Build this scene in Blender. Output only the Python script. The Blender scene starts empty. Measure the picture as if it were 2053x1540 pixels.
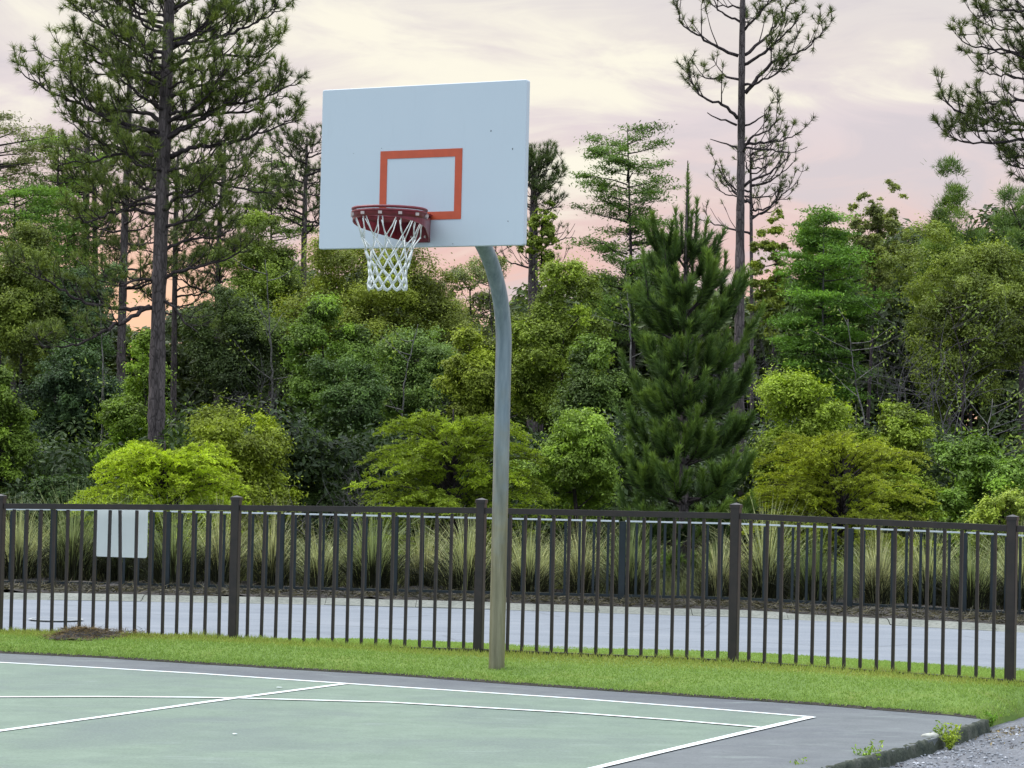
import bpy, math, random
import numpy as np
from mathutils import Vector, Matrix

random.seed(7)
RNG = np.random.default_rng(11)
R_ = math.radians
C = bpy.context.scene.collection
S = bpy.context.scene

# ------------------------------------------------------------------ camera
PW, PH, FPX = 2053.0, 1540.0, 5092.0          # photograph size and focal length in its pixels
CAM_H, PITCH, ROLL = 1.502, 0.0310, 0.0222
_fw = np.array([0, math.cos(PITCH), math.sin(PITCH)])
_rt = np.array([1.0, 0, 0])
_dn = np.cross(_fw, _rt)
_r2 = math.cos(ROLL) * _rt - math.sin(ROLL) * _dn
_d2 = math.sin(ROLL) * _rt + math.cos(ROLL) * _dn
cam_d = bpy.data.cameras.new('camera')
cam = bpy.data.objects.new('camera', cam_d)
C.objects.link(cam)
S.camera = cam
cam_d.sensor_fit = 'HORIZONTAL'
cam_d.sensor_width = 36.0
cam_d.lens = 36.0 * FPX / PW
cam_d.clip_start, cam_d.clip_end = 0.1, 3000
cam.matrix_world = Matrix(((_r2[0], -_d2[0], -_fw[0], 0), (_r2[1], -_d2[1], -_fw[1], 0),
                           (_r2[2], -_d2[2], -_fw[2], CAM_H), (0, 0, 0, 1)))


def ray(px, py):
    u, v = (px - PW / 2) / FPX, (py - PH / 2) / FPX
    return _r2 * u + _d2 * v + _fw


def at(px, py, D):
    """world point seen at photo pixel (px, py), D metres ahead (along +Y)"""
    d = ray(px, py)
    return d * (D / d[1]) + np.array([0, 0, CAM_H])


def gnd(px, py, z=0.0):
    d = ray(px, py)
    return d * ((z - CAM_H) / d[2]) + np.array([0, 0, CAM_H])


# ------------------------------------------------------------------ world, sun, exposure
S.view_settings.view_transform = 'Standard'
S.view_settings.look = 'None'
S.view_settings.exposure = 0.82
S.view_settings.gamma = 1.0
S.view_settings.use_curve_mapping = False
S.cycles.use_denoising = True
S.cycles.use_adaptive_sampling = False
S.cycles.use_light_tree = True
S.cycles.max_bounces = 8
S.cycles.transparent_max_bounces = 8

SUN_EL, SUN_AZ = R_(58), R_(300)        # azimuth clockwise from +Y (forward): high on the left, through cloud
world = bpy.data.worlds.new('World')
S.world = world
world.use_nodes = True


class NT:
    """tiny node helper"""
    def __init__(self, tree):
        self.t = tree

    def n(self, typ, **kw):
        nd = self.t.nodes.new(typ)
        ins = kw.pop('ins', {})
        for k, v in kw.items():
            setattr(nd, k, v)
        for k, v in ins.items():
            if hasattr(v, 'is_output') or isinstance(v, bpy.types.NodeSocket):
                self.t.links.new(v, nd.inputs[k])
            else:
                nd.inputs[k].default_value = v
        return nd

    def math(self, op, a, b=0.0, clamp=False):
        nd = self.n('ShaderNodeMath', operation=op, use_clamp=clamp, ins={0: a, 1: b})
        return nd.outputs[0]

    def mix(self, f, a, b, blend='MIX'):
        nd = self.t.nodes.new('ShaderNodeMix')
        nd.data_type = 'RGBA'
        nd.blend_type = blend
        for i, v in ((0, f), (6, a), (7, b)):
            if isinstance(v, bpy.types.NodeSocket):
                self.t.links.new(v, nd.inputs[i])
            else:
                nd.inputs[i].default_value = v if i == 0 else (tuple(v) + (1,))[:4]
        return nd.outputs[2]

    def ramp(self, f, stops, interp='LINEAR'):
        nd = self.n('ShaderNodeValToRGB', ins={0: f})
        nd.color_ramp.interpolation = interp
        e = nd.color_ramp.elements
        while len(e) < len(stops):
            e.new(0.5)
        for el, (p, c) in zip(e, stops):
            el.position = p
            el.color = (tuple(c) + (1,))[:4] if not isinstance(c, (int, float)) else (c, c, c, 1)
        return nd.outputs[0]

    def noise(self, vec, scale, detail=4, rough=0.55, dist=0.0, out=0):
        nd = self.n('ShaderNodeTexNoise', ins={'Vector': vec, 'Scale': scale, 'Detail': detail, 'Roughness': rough, 'Distortion': dist})
        return nd.outputs[out]

    def mapping(self, vec, scale=(1, 1, 1), loc=(0, 0, 0), rot=(0, 0, 0)):
        return self.n('ShaderNodeMapping', ins={'Vector': vec, 'Location': loc, 'Rotation': rot, 'Scale': scale}).outputs[0]


def build_world():
    t = world.node_tree
    t.nodes.clear()
    w = NT(t)
    out = w.n('ShaderNodeOutputWorld')
    sky = w.n('ShaderNodeTexSky', sky_type='NISHITA', sun_disc=False)
    sky.sun_elevation = SUN_EL
    sky.sun_rotation = SUN_AZ
    sky.altitude = 10
    sky.air_density, sky.dust_density, sky.ozone_density = 1.0, 1.5, 1.5
    d = w.n('ShaderNodeTexCoord').outputs['Generated']
    sep = w.n('ShaderNodeSeparateXYZ', ins={0: d})
    x, y, z = sep.outputs
    zc = w.math('MAXIMUM', z, 0.0)
    # cloud texture, finer in height than along the horizon (thin decks seen from the side)
    v = w.n('ShaderNodeCombineXYZ', ins={0: x, 1: y, 2: z}).outputs[0]
    n1 = w.noise(w.mapping(v, scale=(7, 7, 19), loc=(3.3, 0.4, 1.7)), 1.0, 4, 0.5, 0.5)
    n2 = w.noise(w.mapping(v, scale=(15, 15, 46), loc=(1.2, 5.0, 0.9), rot=(0, 0.10, 0)), 1.0, 7, 0.60, 0.9)
    base = w.ramp(w.math('MULTIPLY', zc, 4.0), [
        (0.00, (0.78, 0.44, 0.28)), (0.20, (0.74, 0.44, 0.33)), (0.33, (0.63, 0.40, 0.36)),
        (0.44, (0.60, 0.475, 0.455)), (0.54, (0.585, 0.50, 0.505)), (0.66, (0.61, 0.545, 0.51)), (0.80, (0.57, 0.53, 0.515))])

    def bump(px_, py_, wx, wz):
        r = ray(px_, py_)
        r = r / np.linalg.norm(r)
        ax = w.math('DIVIDE', w.math('SUBTRACT', x, float(r[0])), wx)
        az = w.math('DIVIDE', w.math('SUBTRACT', z, float(r[2])), wz)
        q = w.math('ADD', w.math('MULTIPLY', ax, ax), w.math('MULTIPLY', az, az))
        return w.math('MULTIPLY', w.math('POWER', 2.718, w.math('MULTIPLY', q, -1.0)), w.math('GREATER_THAN', y, 0.0))

    openings = w.math('ADD', w.math('ADD', bump(690, 60, 0.045, 0.016), w.math('MULTIPLY', bump(1150, 150, 0.060, 0.014), 0.75)),
                      w.math('ADD', w.math('MULTIPLY', bump(1640, 200, 0.07, 0.006), 0.7), w.math('MULTIPLY', bump(1130, 340, 0.02, 0.006), 0.7)))
    m1 = w.math('ADD', w.math('ADD', w.math('MULTIPLY', n1, 0.42), w.math('MULTIPLY', n2, 0.58)), w.math('MULTIPLY', openings, 0.20))
    grey = w.ramp(m1, [(0.36, 1.0), (0.50, 0.0)], 'EASE')
    c1 = w.mix(w.math('MULTIPLY', grey, 0.75), base, (0.50, 0.445, 0.465))
    cream = w.ramp(m1, [(0.49, 0.0), (0.70, 1.0)], 'EASE')
    c2 = w.mix(cream, c1, (0.75, 0.70, 0.575))
    # orange afterglow low on the left
    c2 = w.mix(w.math('MULTIPLY', bump(260, 620, 0.055, 0.030), 0.5), c2, (0.92, 0.50, 0.25))
    c2 = w.n('ShaderNodeVectorMath', operation='SCALE', ins={0: c2, 'Scale': 0.775}).outputs[0]
    # the rest of the dome: a brighter blue-white overhead, blue dusk behind the camera
    zen = w.mix(w.ramp(n1, [(0.3, 0.0), (0.7, 1.0)]), (1.02, 1.22, 1.50), (1.30, 1.36, 1.46))
    f_up = w.ramp(zc, [(0.22, 0.0), (0.62, 1.0)], 'EASE')
    back = w.mix(w.ramp(n2, [(0.3, 0.0), (0.7, 1.0)]), (0.31, 0.45, 0.63), (0.44, 0.52, 0.62))
    f_back = w.ramp(w.math('ADD', w.math('MULTIPLY', y, -0.5), 0.5), [(0.25, 0.0), (0.62, 1.0)], 'EASE')
    c3 = w.mix(f_back, c2, back)
    c4 = w.mix(f_up, c3, zen)
    scaled = w.n('ShaderNodeVectorMath', operation='SCALE', ins={0: c4, 'Scale': 10.0}).outputs[0]
    fin = w.mix(0.92, sky.outputs[0], scaled)
    bg = w.n('ShaderNodeBackground', ins={'Color': fin, 'Strength': 0.1})
    t.links.new(bg.outputs[0], out.inputs[0])


build_world()
sun_d = bpy.data.lights.new('sun', 'SUN')
sun_d.energy = 1.6
sun_d.angle = R_(40)
sun_d.color = (1.0, 0.96, 0.90)
sun = bpy.data.objects.new('sun', sun_d)
C.objects.link(sun)
sdir = Vector((math.cos(SUN_EL) * math.sin(SUN_AZ), math.cos(SUN_EL) * math.cos(SUN_AZ), math.sin(SUN_EL)))
sun.rotation_euler = sdir.to_track_quat('Z', 'Y').to_euler()


# ------------------------------------------------------------------ mesh helpers
class Acc:
    """collects triangles / quads with one float 'tint' per vertex, builds ONE mesh"""
    def __init__(self):
        self.v, self.f3, self.f4, self.t, self.n = [], [], [], [], 0

    def add(self, v, f, t=0.5):
        v = np.asarray(v, float).reshape(-1, 3)
        f = np.asarray(f, int)
        (self.f3 if f.shape[1] == 3 else self.f4).append(f + self.n)
        self.v.append(v)
        self.t.append(np.broadcast_to(np.asarray(t, float), (len(v),)))
        self.n += len(v)

    def build(self, name, mat, parent=None, smooth=False, color=None, origin=None):
        me = bpy.data.meshes.new(name)
        V = np.concatenate(self.v)
        if origin is not None:
            V = V - np.asarray(origin)
        f3 = np.concatenate(self.f3) if self.f3 else np.zeros((0, 3), int)
        f4 = np.concatenate(self.f4) if self.f4 else np.zeros((0, 4), int)
        me.vertices.add(len(V))
        me.vertices.foreach_set('co', V.astype(np.float32).ravel())
        loops = np.concatenate([f3.ravel(), f4.ravel()]).astype(np.int32)
        me.loops.add(len(loops))
        me.loops.foreach_set('vertex_index', loops)
        nf = len(f3) + len(f4)
        me.polygons.add(nf)
        st = np.concatenate([np.arange(len(f3)) * 3, len(f3) * 3 + np.arange(len(f4)) * 4]).astype(np.int32)
        me.polygons.foreach_set('loop_start', st)
        me.polygons.foreach_set('use_smooth', np.full(nf, bool(smooth)))
        a = me.attributes.new('tint', 'FLOAT', 'POINT')
        a.data.foreach_set('value', np.concatenate(self.t).astype(np.float32))
        me.update(calc_edges=True)
        me.validate()
        me.materials.append(mat)
        o = bpy.data.objects.new(name, me)
        C.objects.link(o)
        if parent is not None:
            o.parent = parent
        if color is not None:
            o.color = tuple(color) + (1,)
        return o

    def box(self, c, s, rz=0.0, t=0.5, bev=0.0):
        x, y, z = np.array(s) / 2.0
        if bev > 0:
            b = min(bev, x * .9, y * .9)
            ring = np.array([(-x + b, -y), (x - b, -y), (x, -y + b), (x, y - b), (x - b, y), (-x + b, y), (-x, y - b), (-x, -y + b)])
        else:
            ring = np.array([(-x, -y), (x, -y), (x, y), (-x, y)])
        m = len(ring)
        v = np.concatenate([np.c_[ring, np.full(m, -z)], np.c_[ring, np.full(m, z)]])
        cs, sn = math.cos(rz), math.sin(rz)
        v = np.c_[v[:, 0] * cs - v[:, 1] * sn, v[:, 0] * sn + v[:, 1] * cs, v[:, 2]] + np.array(c)
        f = [(i, (i + 1) % m, m + (i + 1) % m, m + i) for i in range(m)]
        self.add(v, f, t)
        k = self.n - 2 * m
        if m == 4:
            self.f4.append(np.array([(k + 3, k + 2, k + 1, k), (k + 4, k + 5, k + 6, k + 7)]))
        else:
            self.f4.append(np.array([(k + 8, k + 9, k + 10, k + 11), (k + 8, k + 11, k + 12, k + 15), (k + 12, k + 13, k + 14, k + 15),
                                     (k + 3, k + 2, k + 1, k), (k + 7, k + 4, k + 3, k), (k + 7, k + 6, k + 5, k + 4)]))

    def tube(self, path, rad, sides=6, t=0.5, cap=True, closed=False):
        P = np.asarray(path, float)
        n = len(P)
        rad = np.broadcast_to(np.asarray(rad, float), (n,))
        if closed:
            T = np.roll(P, -1, 0) - np.roll(P, 1, 0)
        else:
            T = np.gradient(P, axis=0)
        T /= np.linalg.norm(T, axis=1)[:, None] + 1e-12
        ref = np.array([0, 0, 1.0]) if abs(T[0, 2]) < 0.9 else np.array([1.0, 0, 0])
        u = np.cross(T[0], ref)
        u /= np.linalg.norm(u)
        a = np.arange(sides) * 2 * math.pi / sides
        rings = []
        for i in range(n):
            u = u - T[i] * u.dot(T[i])
            u /= np.linalg.norm(u) + 1e-12
            w = np.cross(T[i], u)
            rings.append(P[i] + rad[i] * (np.cos(a)[:, None] * u + np.sin(a)[:, None] * w))
        v = np.concatenate(rings)
        j = np.arange(sides)
        f = []
        for i in range(n if closed else n - 1):
            b, c = i * sides, ((i + 1) % n) * sides
            f.append(np.c_[b + j, b + (j + 1) % sides, c + (j + 1) % sides, c + j])
        self.add(v, np.concatenate(f), t)
        if cap and not closed:
            k0 = self.n - len(v)
            for end, sgn in ((0, -1), (n - 1, 1)):
                k = k0 + end * sides
                cv = self.n
                self.v.append(P[end][None])
                self.t.append(np.array([float(np.mean(t))]))
                self.n += 1
                fan = np.c_[k + j, k + (j + 1) % sides, np.full(sides, cv)]
                self.f3.append(fan if sgn > 0 else fan[:, ::-1])

    def leaves(self, P, N, size, aspect=0.5, t=0.5, droop=None):
        """diamond leaf quads at P, facing N"""
        n = len(P)
        N = N / (np.linalg.norm(N, axis=1)[:, None] + 1e-9)
        r = RNG.normal(size=(n, 3))
        if droop is not None:
            r = r * 0.5 + np.asarray(droop)
        U = r - N * (r * N).sum(1)[:, None]
        U /= np.linalg.norm(U, axis=1)[:, None] + 1e-9
        W = np.cross(N, U)
        L = np.broadcast_to(np.asarray(size, float), (n,))[:, None]
        k = L * aspect
        bend = N * L * 0.18
        v = np.stack([P - U * L - bend, P + W * k, P + U * L - bend, P - W * k], 1).reshape(-1, 3)
        f = np.arange(4 * n).reshape(n, 4)
        self.add(v, f, np.repeat(np.broadcast_to(np.asarray(t, float), (n,)), 4))

    def needles(self, B, Dv, length, width=0.007, t=0.5):
        """thin triangles from base B along Dv"""
        n = len(B)
        Dv = Dv / (np.linalg.norm(Dv, axis=1)[:, None] + 1e-9)
        r = RNG.normal(size=(n, 3))
        W = np.cross(Dv, r)
        W /= np.linalg.norm(W, axis=1)[:, None] + 1e-9
        L = np.broadcast_to(np.asarray(length, float), (n,))[:, None]
        v = np.stack([B - W * width / 2, B + W * width / 2, B + Dv * L], 1).reshape(-1, 3)
        self.add(v, np.arange(3 * n).reshape(n, 3), np.repeat(np.broadcast_to(np.asarray(t, float), (n,)), 3))


def tag(o, label=None, cat=None, group=None, kind=None):
    if label:
        o['label'] = label
    if cat:
        o['category'] = cat
    if group:
        o['group'] = group
    if kind:
        o['kind'] = kind
    return o


def thing(name, loc, label, cat, group=None):
    o = bpy.data.objects.new(name, None)
    o.empty_display_size = 0.2
    C.objects.link(o)
    o.location = tuple(loc)
    return tag(o, label, cat, group)


# ------------------------------------------------------------------ materials
def new_mat(name):
    m = bpy.data.materials.new(name)
    m.use_nodes = True
    m.node_tree.nodes.clear()
    w = NT(m.node_tree)
    out = w.n('ShaderNodeOutputMaterial')
    return m, w, out


def pbsdf(w, out, color, rough=0.6, metal=0.0, bump=None, bump_s=0.3, bump_d=0.01, spec=0.5):
    b = w.n('ShaderNodeBsdfPrincipled', ins={'Roughness': rough, 'Metallic': metal, 'Specular IOR Level': spec})
    if isinstance(color, bpy.types.NodeSocket):
        w.t.links.new(color, b.inputs['Base Color'])
    else:
        b.inputs['Base Color'].default_value = tuple(color) + (1,)
    if bump is not None:
        bn = w.n('ShaderNodeBump', ins={'Height': bump, 'Strength': bump_s, 'Distance': bump_d})
        w.t.links.new(bn.outputs[0], b.inputs['Normal'])
    w.t.links.new(b.outputs[0], out.inputs[0])
    return b


def objco(w):
    return w.n('ShaderNodeTexCoord').outputs['Object']


def worldco(w):
    return w.n('ShaderNodeNewGeometry').outputs['Position']


def mat_foliage(name, transl=0.27, warm=(1.10, 1.08, 0.60), rough=0.55, lo=0.34, hi=1.72, gain=3.05):
    """leaf colour = the tree's own colour, varied by each leaf's tint"""
    m, w, out = new_mat(name)
    col = w.n('ShaderNodeObjectInfo').outputs['Color']
    t = w.n('ShaderNodeAttribute', attribute_name='tint').outputs['Fac']
    k = w.math('ADD', w.math('MULTIPLY', t, (hi - lo) * gain), lo * gain)
    c = w.n('ShaderNodeVectorMath', operation='SCALE', ins={0: col, 'Scale': k}).outputs[0]
    c = w.mix(1.0, c, (0.95, 1.02, 0.66), 'MULTIPLY')
    wm = w.mix(1.0, c, warm, 'MULTIPLY')
    c = w.mix(w.ramp(t, [(0.45, 0.0), (1.0, 0.8)]), c, wm)
    b = w.n('ShaderNodeBsdfPrincipled', ins={'Base Color': c, 'Roughness': rough, 'Specular IOR Level': 0.25})
    tr = w.n('ShaderNodeBsdfTranslucent', ins={'Color': w.mix(1.0, c, (1.1, 1.15, 0.6), 'MULTIPLY')})
    mx = w.n('ShaderNodeMixShader', ins={0: transl, 1: b.outputs[0], 2: tr.outputs[0]})
    w.t.links.new(mx.outputs[0], out.inputs[0])
    return m


def mat_bark(name, c0, c1, scale=9.0):
    m, w, out = new_mat(name)
    p = worldco(w)
    v = w.mapping(p, scale=(1, 1, 0.28))
    n = w.noise(v, scale, 5, 0.65, 0.4)
    vor = w.n('ShaderNodeTexVoronoi', feature='DISTANCE_TO_EDGE', ins={'Vector': v, 'Scale': scale * 2.6}).outputs[0]
    crack = w.ramp(w.math('ADD', vor, w.math('MULTIPLY', n, 0.12)), [(0.04, 0.35), (0.2, 1.0)])
    c = w.mix(w.ramp(n, [(0.3, 0.0), (0.7, 1.0)]), c0, c1)
    c = w.mix(w.math('SUBTRACT', 1.0, crack), c, tuple(np.array(c0) * 0.4))
    pbsdf(w, out, c, 0.9, bump=crack, bump_s=0.7, bump_d=0.02, spec=0.2)
    return m


M = {}
M['leaf'] = mat_foliage('leaf')
M['needle'] = mat_foliage('needle', transl=0.2, warm=(1.25, 1.05, 0.6), rough=0.5)
M['bark'] = mat_bark('pine_bark', (0.045, 0.036, 0.034), (0.15, 0.12, 0.115))
M['bark_pale'] = mat_bark('pale_bark', (0.10, 0.09, 0.08), (0.26, 0.24, 0.22))
M['twig'] = mat_bark('twig_bark', (0.035, 0.026, 0.026), (0.09, 0.07, 0.07), 20)


K = 0.80          # overall level of the painted and mineral colours


def mat_simple(name, color, rough=0.5, metal=0.0, var=0.15, scale=8.0, spec=0.5, bump=0.0):
    m, w, out = new_mat(name)
    p = worldco(w)
    n = w.noise(p, scale, 5, 0.6)
    c0, c1 = np.array(color) * (1 - var) * K, np.array(color) * (1 + var) * K
    c = w.mix(w.ramp(n, [(0.3, 0.0), (0.7, 1.0)]), tuple(c0), tuple(c1))
    pbsdf(w, out, c, rough, metal, bump=n if bump else None, bump_s=bump, bump_d=0.005, spec=spec)
    return m


M['fence'] = mat_simple('bronze_paint', (0.025, 0.0155, 0.0115), 0.42, 0.0, 0.35, 14, bump=0.1)
M['fence_far'] = mat_simple('dark_green_paint', (0.010, 0.016, 0.020), 0.30, 0.0, 0.3, 10)
M['rail_pale'] = mat_simple('pale_rail', (0.62, 0.66, 0.66), 0.35, 0.0, 0.05, 6)
M['sign'] = mat_simple('white_sign', (0.90, 0.93, 0.90), 0.5, 0, 0.02, 6)
M['orange'] = mat_simple('orange_paint', (0.56, 0.085, 0.028), 0.5, 0, 0.08, 20)
M['red'] = mat_simple('red_paint', (0.19, 0.014, 0.023), 0.35, 0, 0.3, 25)
M['hook'] = mat_simple('pale_hook', (0.55, 0.45, 0.42), 0.4, 0, 0.2, 40)
M['net'] = mat_simple('net_cord', (0.78, 0.80, 0.76), 0.8, 0, 0.06, 60)
M['chip'] = mat_simple('chip', (0.06, 0.07, 0.08), 0.8)
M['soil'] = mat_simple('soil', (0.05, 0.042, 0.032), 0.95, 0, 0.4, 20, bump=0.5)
M['straw'] = mat_foliage('straw', transl=0.1, warm=(1.3, 1.15, 0.9), gain=1.0)
M['rock'] = mat_simple('pale_stone', (0.50, 0.49, 0.42), 0.9, 0, 0.25, 30, bump=0.5)


def mat_board():
    m, w, out = new_mat('white_board')
    p = objco(w)
    n = w.noise(p, 3.0, 5, 0.6)
    st = w.noise(w.mapping(p, scale=(9, 9, 1.2)), 1.5, 5, 0.7)
    c = w.mix(w.ramp(n, [(0.35, 0.0), (0.75, 0.5)]), (0.47, 0.525, 0.565), (0.445, 0.505, 0.55))
    c = w.mix(w.ramp(st, [(0.58, 0.0), (0.8, 0.35)]), c, (0.38, 0.43, 0.465))
    sp = w.noise(p, 240.0, 2, 0.5)
    pbsdf(w, out, c, 0.42, bump=sp, bump_s=0.02, bump_d=0.002)
    return m


def mat_pole():
    m, w, out = new_mat('galvanised_pole')
    p = objco(w)
    z = w.n('ShaderNodeSeparateXYZ', ins={0: p}).outputs[2]
    n = w.noise(w.mapping(p, scale=(22, 22, 2.2)), 1.0, 6, 0.65)
    n2 = w.noise(p, 7.0, 5, 0.6)
    gal = w.mix(w.ramp(n, [(0.3, 0.0), (0.7, 1.0)]), (0.11, 0.15, 0.17), (0.265, 0.31, 0.32))
    old = w.mix(w.ramp(n, [(0.3, 0.0), (0.7, 1.0)]), (0.125, 0.115, 0.062), (0.275, 0.25, 0.155))
    h = w.math('ADD', w.math('MULTIPLY', z, 0.55), w.math('MULTIPLY', w.math('SUBTRACT', n2, 0.5), 0.7))
    c = w.mix(w.ramp(h, [(0.42, 0.0), (1.05, 1.0)]), old, gal)
    pbsdf(w, out, c, 0.45, 0.25, bump=n, bump_s=0.15, bump_d=0.003)
    return m


M['board'], M['pole'] = mat_board(), mat_pole()


def mat_court(name, c0, c1, green=False):
    m, w, out = new_mat(name)
    p = worldco(w)
    c0, c1 = tuple(np.array(c0) * K), tuple(np.array(c1) * K)
    n1 = w.noise(p, 0.7, 6, 0.62, 0.6)
    n2 = w.noise(w.mapping(p, scale=(1, 1.3, 1)), 3.2, 7, 0.72, 0.5)
    fine = w.noise(p, 60.0, 4, 0.8)
    scuff = w.noise(w.mapping(p, scale=(0.9, 3.2, 1), rot=(0, 0, -0.43)), 1.5, 8, 0.75, 0.8)
    c = w.mix(w.ramp(n2, [(0.34, 0.0), (0.66, 1.0)]), tuple(np.array(c0) * 0.92), tuple(np.array(c1) * 1.06))
    dirty = tuple(np.array(c0) * np.array((0.80, 0.78, 0.86))) if not green else (0.122, 0.148, 0.132)
    c = w.mix(w.ramp(n1, [(0.46, 0.0), (0.66, 0.85)]), c, dirty)
    c = w.mix(w.ramp(scuff, [(0.57, 0.0), (0.74, 0.6)]), c, (0.25, 0.285, 0.26))
    c = w.mix(w.ramp(fine, [(0.28, 0.6), (0.46, 0.0)]), c, tuple(np.array(c0) * 0.45))
    c = w.mix(w.ramp(fine, [(0.54, 0.0), (0.72, 0.5)]), c, tuple(np.minimum(np.array(c1) * 1.45, 0.8)))
    pbsdf(w, out, c, 0.85, bump=fine, bump_s=0.35, bump_d=0.004, spec=0.3)
    return m


M['court_grey'] = mat_court('court_grey', (0.136, 0.146, 0.148), (0.165, 0.175, 0.176))
M['court_green'] = mat_court('court_green', (0.176, 0.230, 0.174), (0.201, 0.256, 0.194), True)


def mat_line():
    m, w, out = new_mat('white_line')
    p = worldco(w)
    n = w.noise(p, 9.0, 6, 0.7)
    f = w.noise(p, 120.0, 3, 0.7)
    c = w.mix(w.ramp(n, [(0.48, 0.0), (0.8, 0.5)]), (0.68, 0.70, 0.68), (0.44, 0.48, 0.45))
    c = w.mix(w.ramp(f, [(0.62, 0.0), (0.8, 0.4)]), c, (0.40, 0.44, 0.42))
    pbsdf(w, out, c, 0.8)
    return m


M['line'] = mat_line()


def mat_ground(name, cols, scale, fine_scale, rough=0.95, bump=0.5, bd=0.02):
    m, w, out = new_mat(name)
    p = worldco(w)
    n1 = w.noise(p, scale, 6, 0.62, 0.4)
    n2 = w.noise(p, fine_scale, 4, 0.7)
    cols = [tuple(np.array(c_) * K) for c_ in cols]
    k = len(cols)
    c = w.ramp(n1, [(0.28 + 0.44 * i / (k - 1), cc) for i, cc in enumerate(cols)])
    c = w.mix(w.ramp(n2, [(0.3, 0.55), (0.55, 0.0)]), c, tuple(np.array(cols[0]) * 0.45))
    c = w.mix(w.ramp(n2, [(0.58, 0.0), (0.8, 0.5)]), c, tuple(np.minimum(np.array(cols[-1]) * 1.5, 0.8)))
    pbsdf(w, out, c, rough, bump=n2, bump_s=bump, bump_d=bd, spec=0.25)
    return m


M['ground'] = mat_ground('forest_floor', [(0.03, 0.035, 0.018), (0.05, 0.045, 0.03), (0.04, 0.055, 0.02)], 1.2, 14)
M['lawn'] = mat_ground('lawn_soil', [(0.13, 0.21, 0.045), (0.17, 0.26, 0.05), (0.21, 0.25, 0.05)], 2.0, 60)
M['road'] = mat_ground('road_asphalt', [(0.215, 0.235, 0.262), (0.24, 0.26, 0.285), (0.26, 0.275, 0.30)], 0.7, 60, 0.85, 0.25, 0.005)
def mat_road():
    m, w, out = new_mat('road_asphalt')
    p = worldco(w)
    n1 = w.noise(w.mapping(p, scale=(0.35, 2.2, 1)), 1.0, 6, 0.6, 0.3)
    n2 = w.noise(p, 55.0, 4, 0.75)
    n3 = w.noise(p, 1.3, 6, 0.7, 0.6)
    c = w.ramp(n1, [(0.30, (0.155, 0.170, 0.190)), (0.5, (0.185, 0.200, 0.220)), (0.7, (0.215, 0.228, 0.245))])
    c = w.mix(w.ramp(n3, [(0.56, 0.0), (0.72, 0.6)]), c, (0.13, 0.142, 0.16))
    c = w.mix(w.ramp(n2, [(0.28, 0.6), (0.48, 0.0)]), c, (0.085, 0.09, 0.10))
    c = w.mix(w.ramp(n2, [(0.56, 0.0), (0.75, 0.5)]), c, (0.30, 0.31, 0.325))
    vor = w.n('ShaderNodeTexVoronoi', feature='DISTANCE_TO_EDGE', ins={'Vector': w.mapping(p, scale=(0.35, 0.8, 1)), 'Scale': 1.0}).outputs[0]
    c = w.mix(w.ramp(w.math('ADD', vor, w.math('MULTIPLY', n3, 0.03)), [(0.012, 0.6), (0.024, 0.0)]), c, (0.08, 0.085, 0.09))
    pbsdf(w, out, c, 0.85, bump=n2, bump_s=0.25, bump_d=0.005, spec=0.25)
    return m


M['road'] = mat_road()
M['kerb'] = mat_ground('kerb_concrete', [(0.17, 0.18, 0.15), (0.245, 0.25, 0.215), (0.29, 0.29, 0.25)], 2.4, 30, 0.9, 0.3, 0.008)
M['mulch'] = mat_ground('mulch', [(0.04, 0.035, 0.031), (0.075, 0.065, 0.058), (0.12, 0.107, 0.096)], 5.0, 45, 0.95, 0.8, 0.03)
M['gravel'] = mat_ground('gravel', [(0.18, 0.185, 0.20), (0.245, 0.25, 0.265), (0.29, 0.295, 0.31)], 2.5, 60, 0.95, 0.9, 0.02)
M['edge'] = mat_ground('mossy_edge', [(0.035, 0.045, 0.035), (0.07, 0.08, 0.055), (0.14, 0.14, 0.115)], 9.0, 40, 0.95, 0.8, 0.02)

# ------------------------------------------------------------------ lie of the land
def interp(pts):
    pts = sorted((p[0], p[1], p[2]) for p in pts)
    xs, ys, zs = map(np.array, zip(*pts))
    def f(x):
        x = np.asarray(x, float)
        y = np.interp(x, xs, ys)
        lo, hi = x < xs[0], x > xs[-1]
        y = np.where(lo, ys[0] + (x - xs[0]) * (ys[1] - ys[0]) / (xs[1] - xs[0]), y)
        y = np.where(hi, ys[-1] + (x - xs[-1]) * (ys[-1] - ys[-2]) / (xs[-1] - xs[-2]), y)
        return y
    return f


ZL, ZR, ZF = 0.115, -0.10, -0.12       # lawn at the fence, road, ground beyond
# near fence posts: pixel x, y of the foot, depth (from the height of the posts in the picture)
FENCE = [(-505, 1262, 20.35), (-6, 1276, 19.75), (467, 1287, 19.2), (959, 1300, 18.69), (1470, 1322, 17.96), (2025, 1362, 17.08), (2625, 1412, 16.2)]
fence_feet = [at(*p) for p in FENCE]
FENCE_Z = interp([(p[0], p[2], 0) for p in fence_feet])
fence_y = interp([(p[0], p[1], 0) for p in fence_feet])
court_px = [(0, 1309.5), (195, 1319), (380, 1330.5), (780, 1354), (1150, 1381), (1650, 1415), (1900, 1434), (1968, 1442)]
court_far = [gnd(x, y) for x, y in court_px]
d_ = court_far[0] - court_far[2]
court_far = [court_far[0] + d_ * 4] + court_far
corner = gnd(1974, 1446)
gravel_edge = [gnd(2010, 1440, -0.03), gnd(2053, 1426, -0.03)]
gravel_edge.append(gravel_edge[-1] + np.array([0.9, 0.25, 0]))
gravel_edge.append(gravel_edge[-1] + np.array([8, 0.0, 0]))
lawn_front = interp([(p[0], p[1], 0) for p in court_far] + [(p[0], p[1], 0) for p in gravel_edge])
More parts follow.
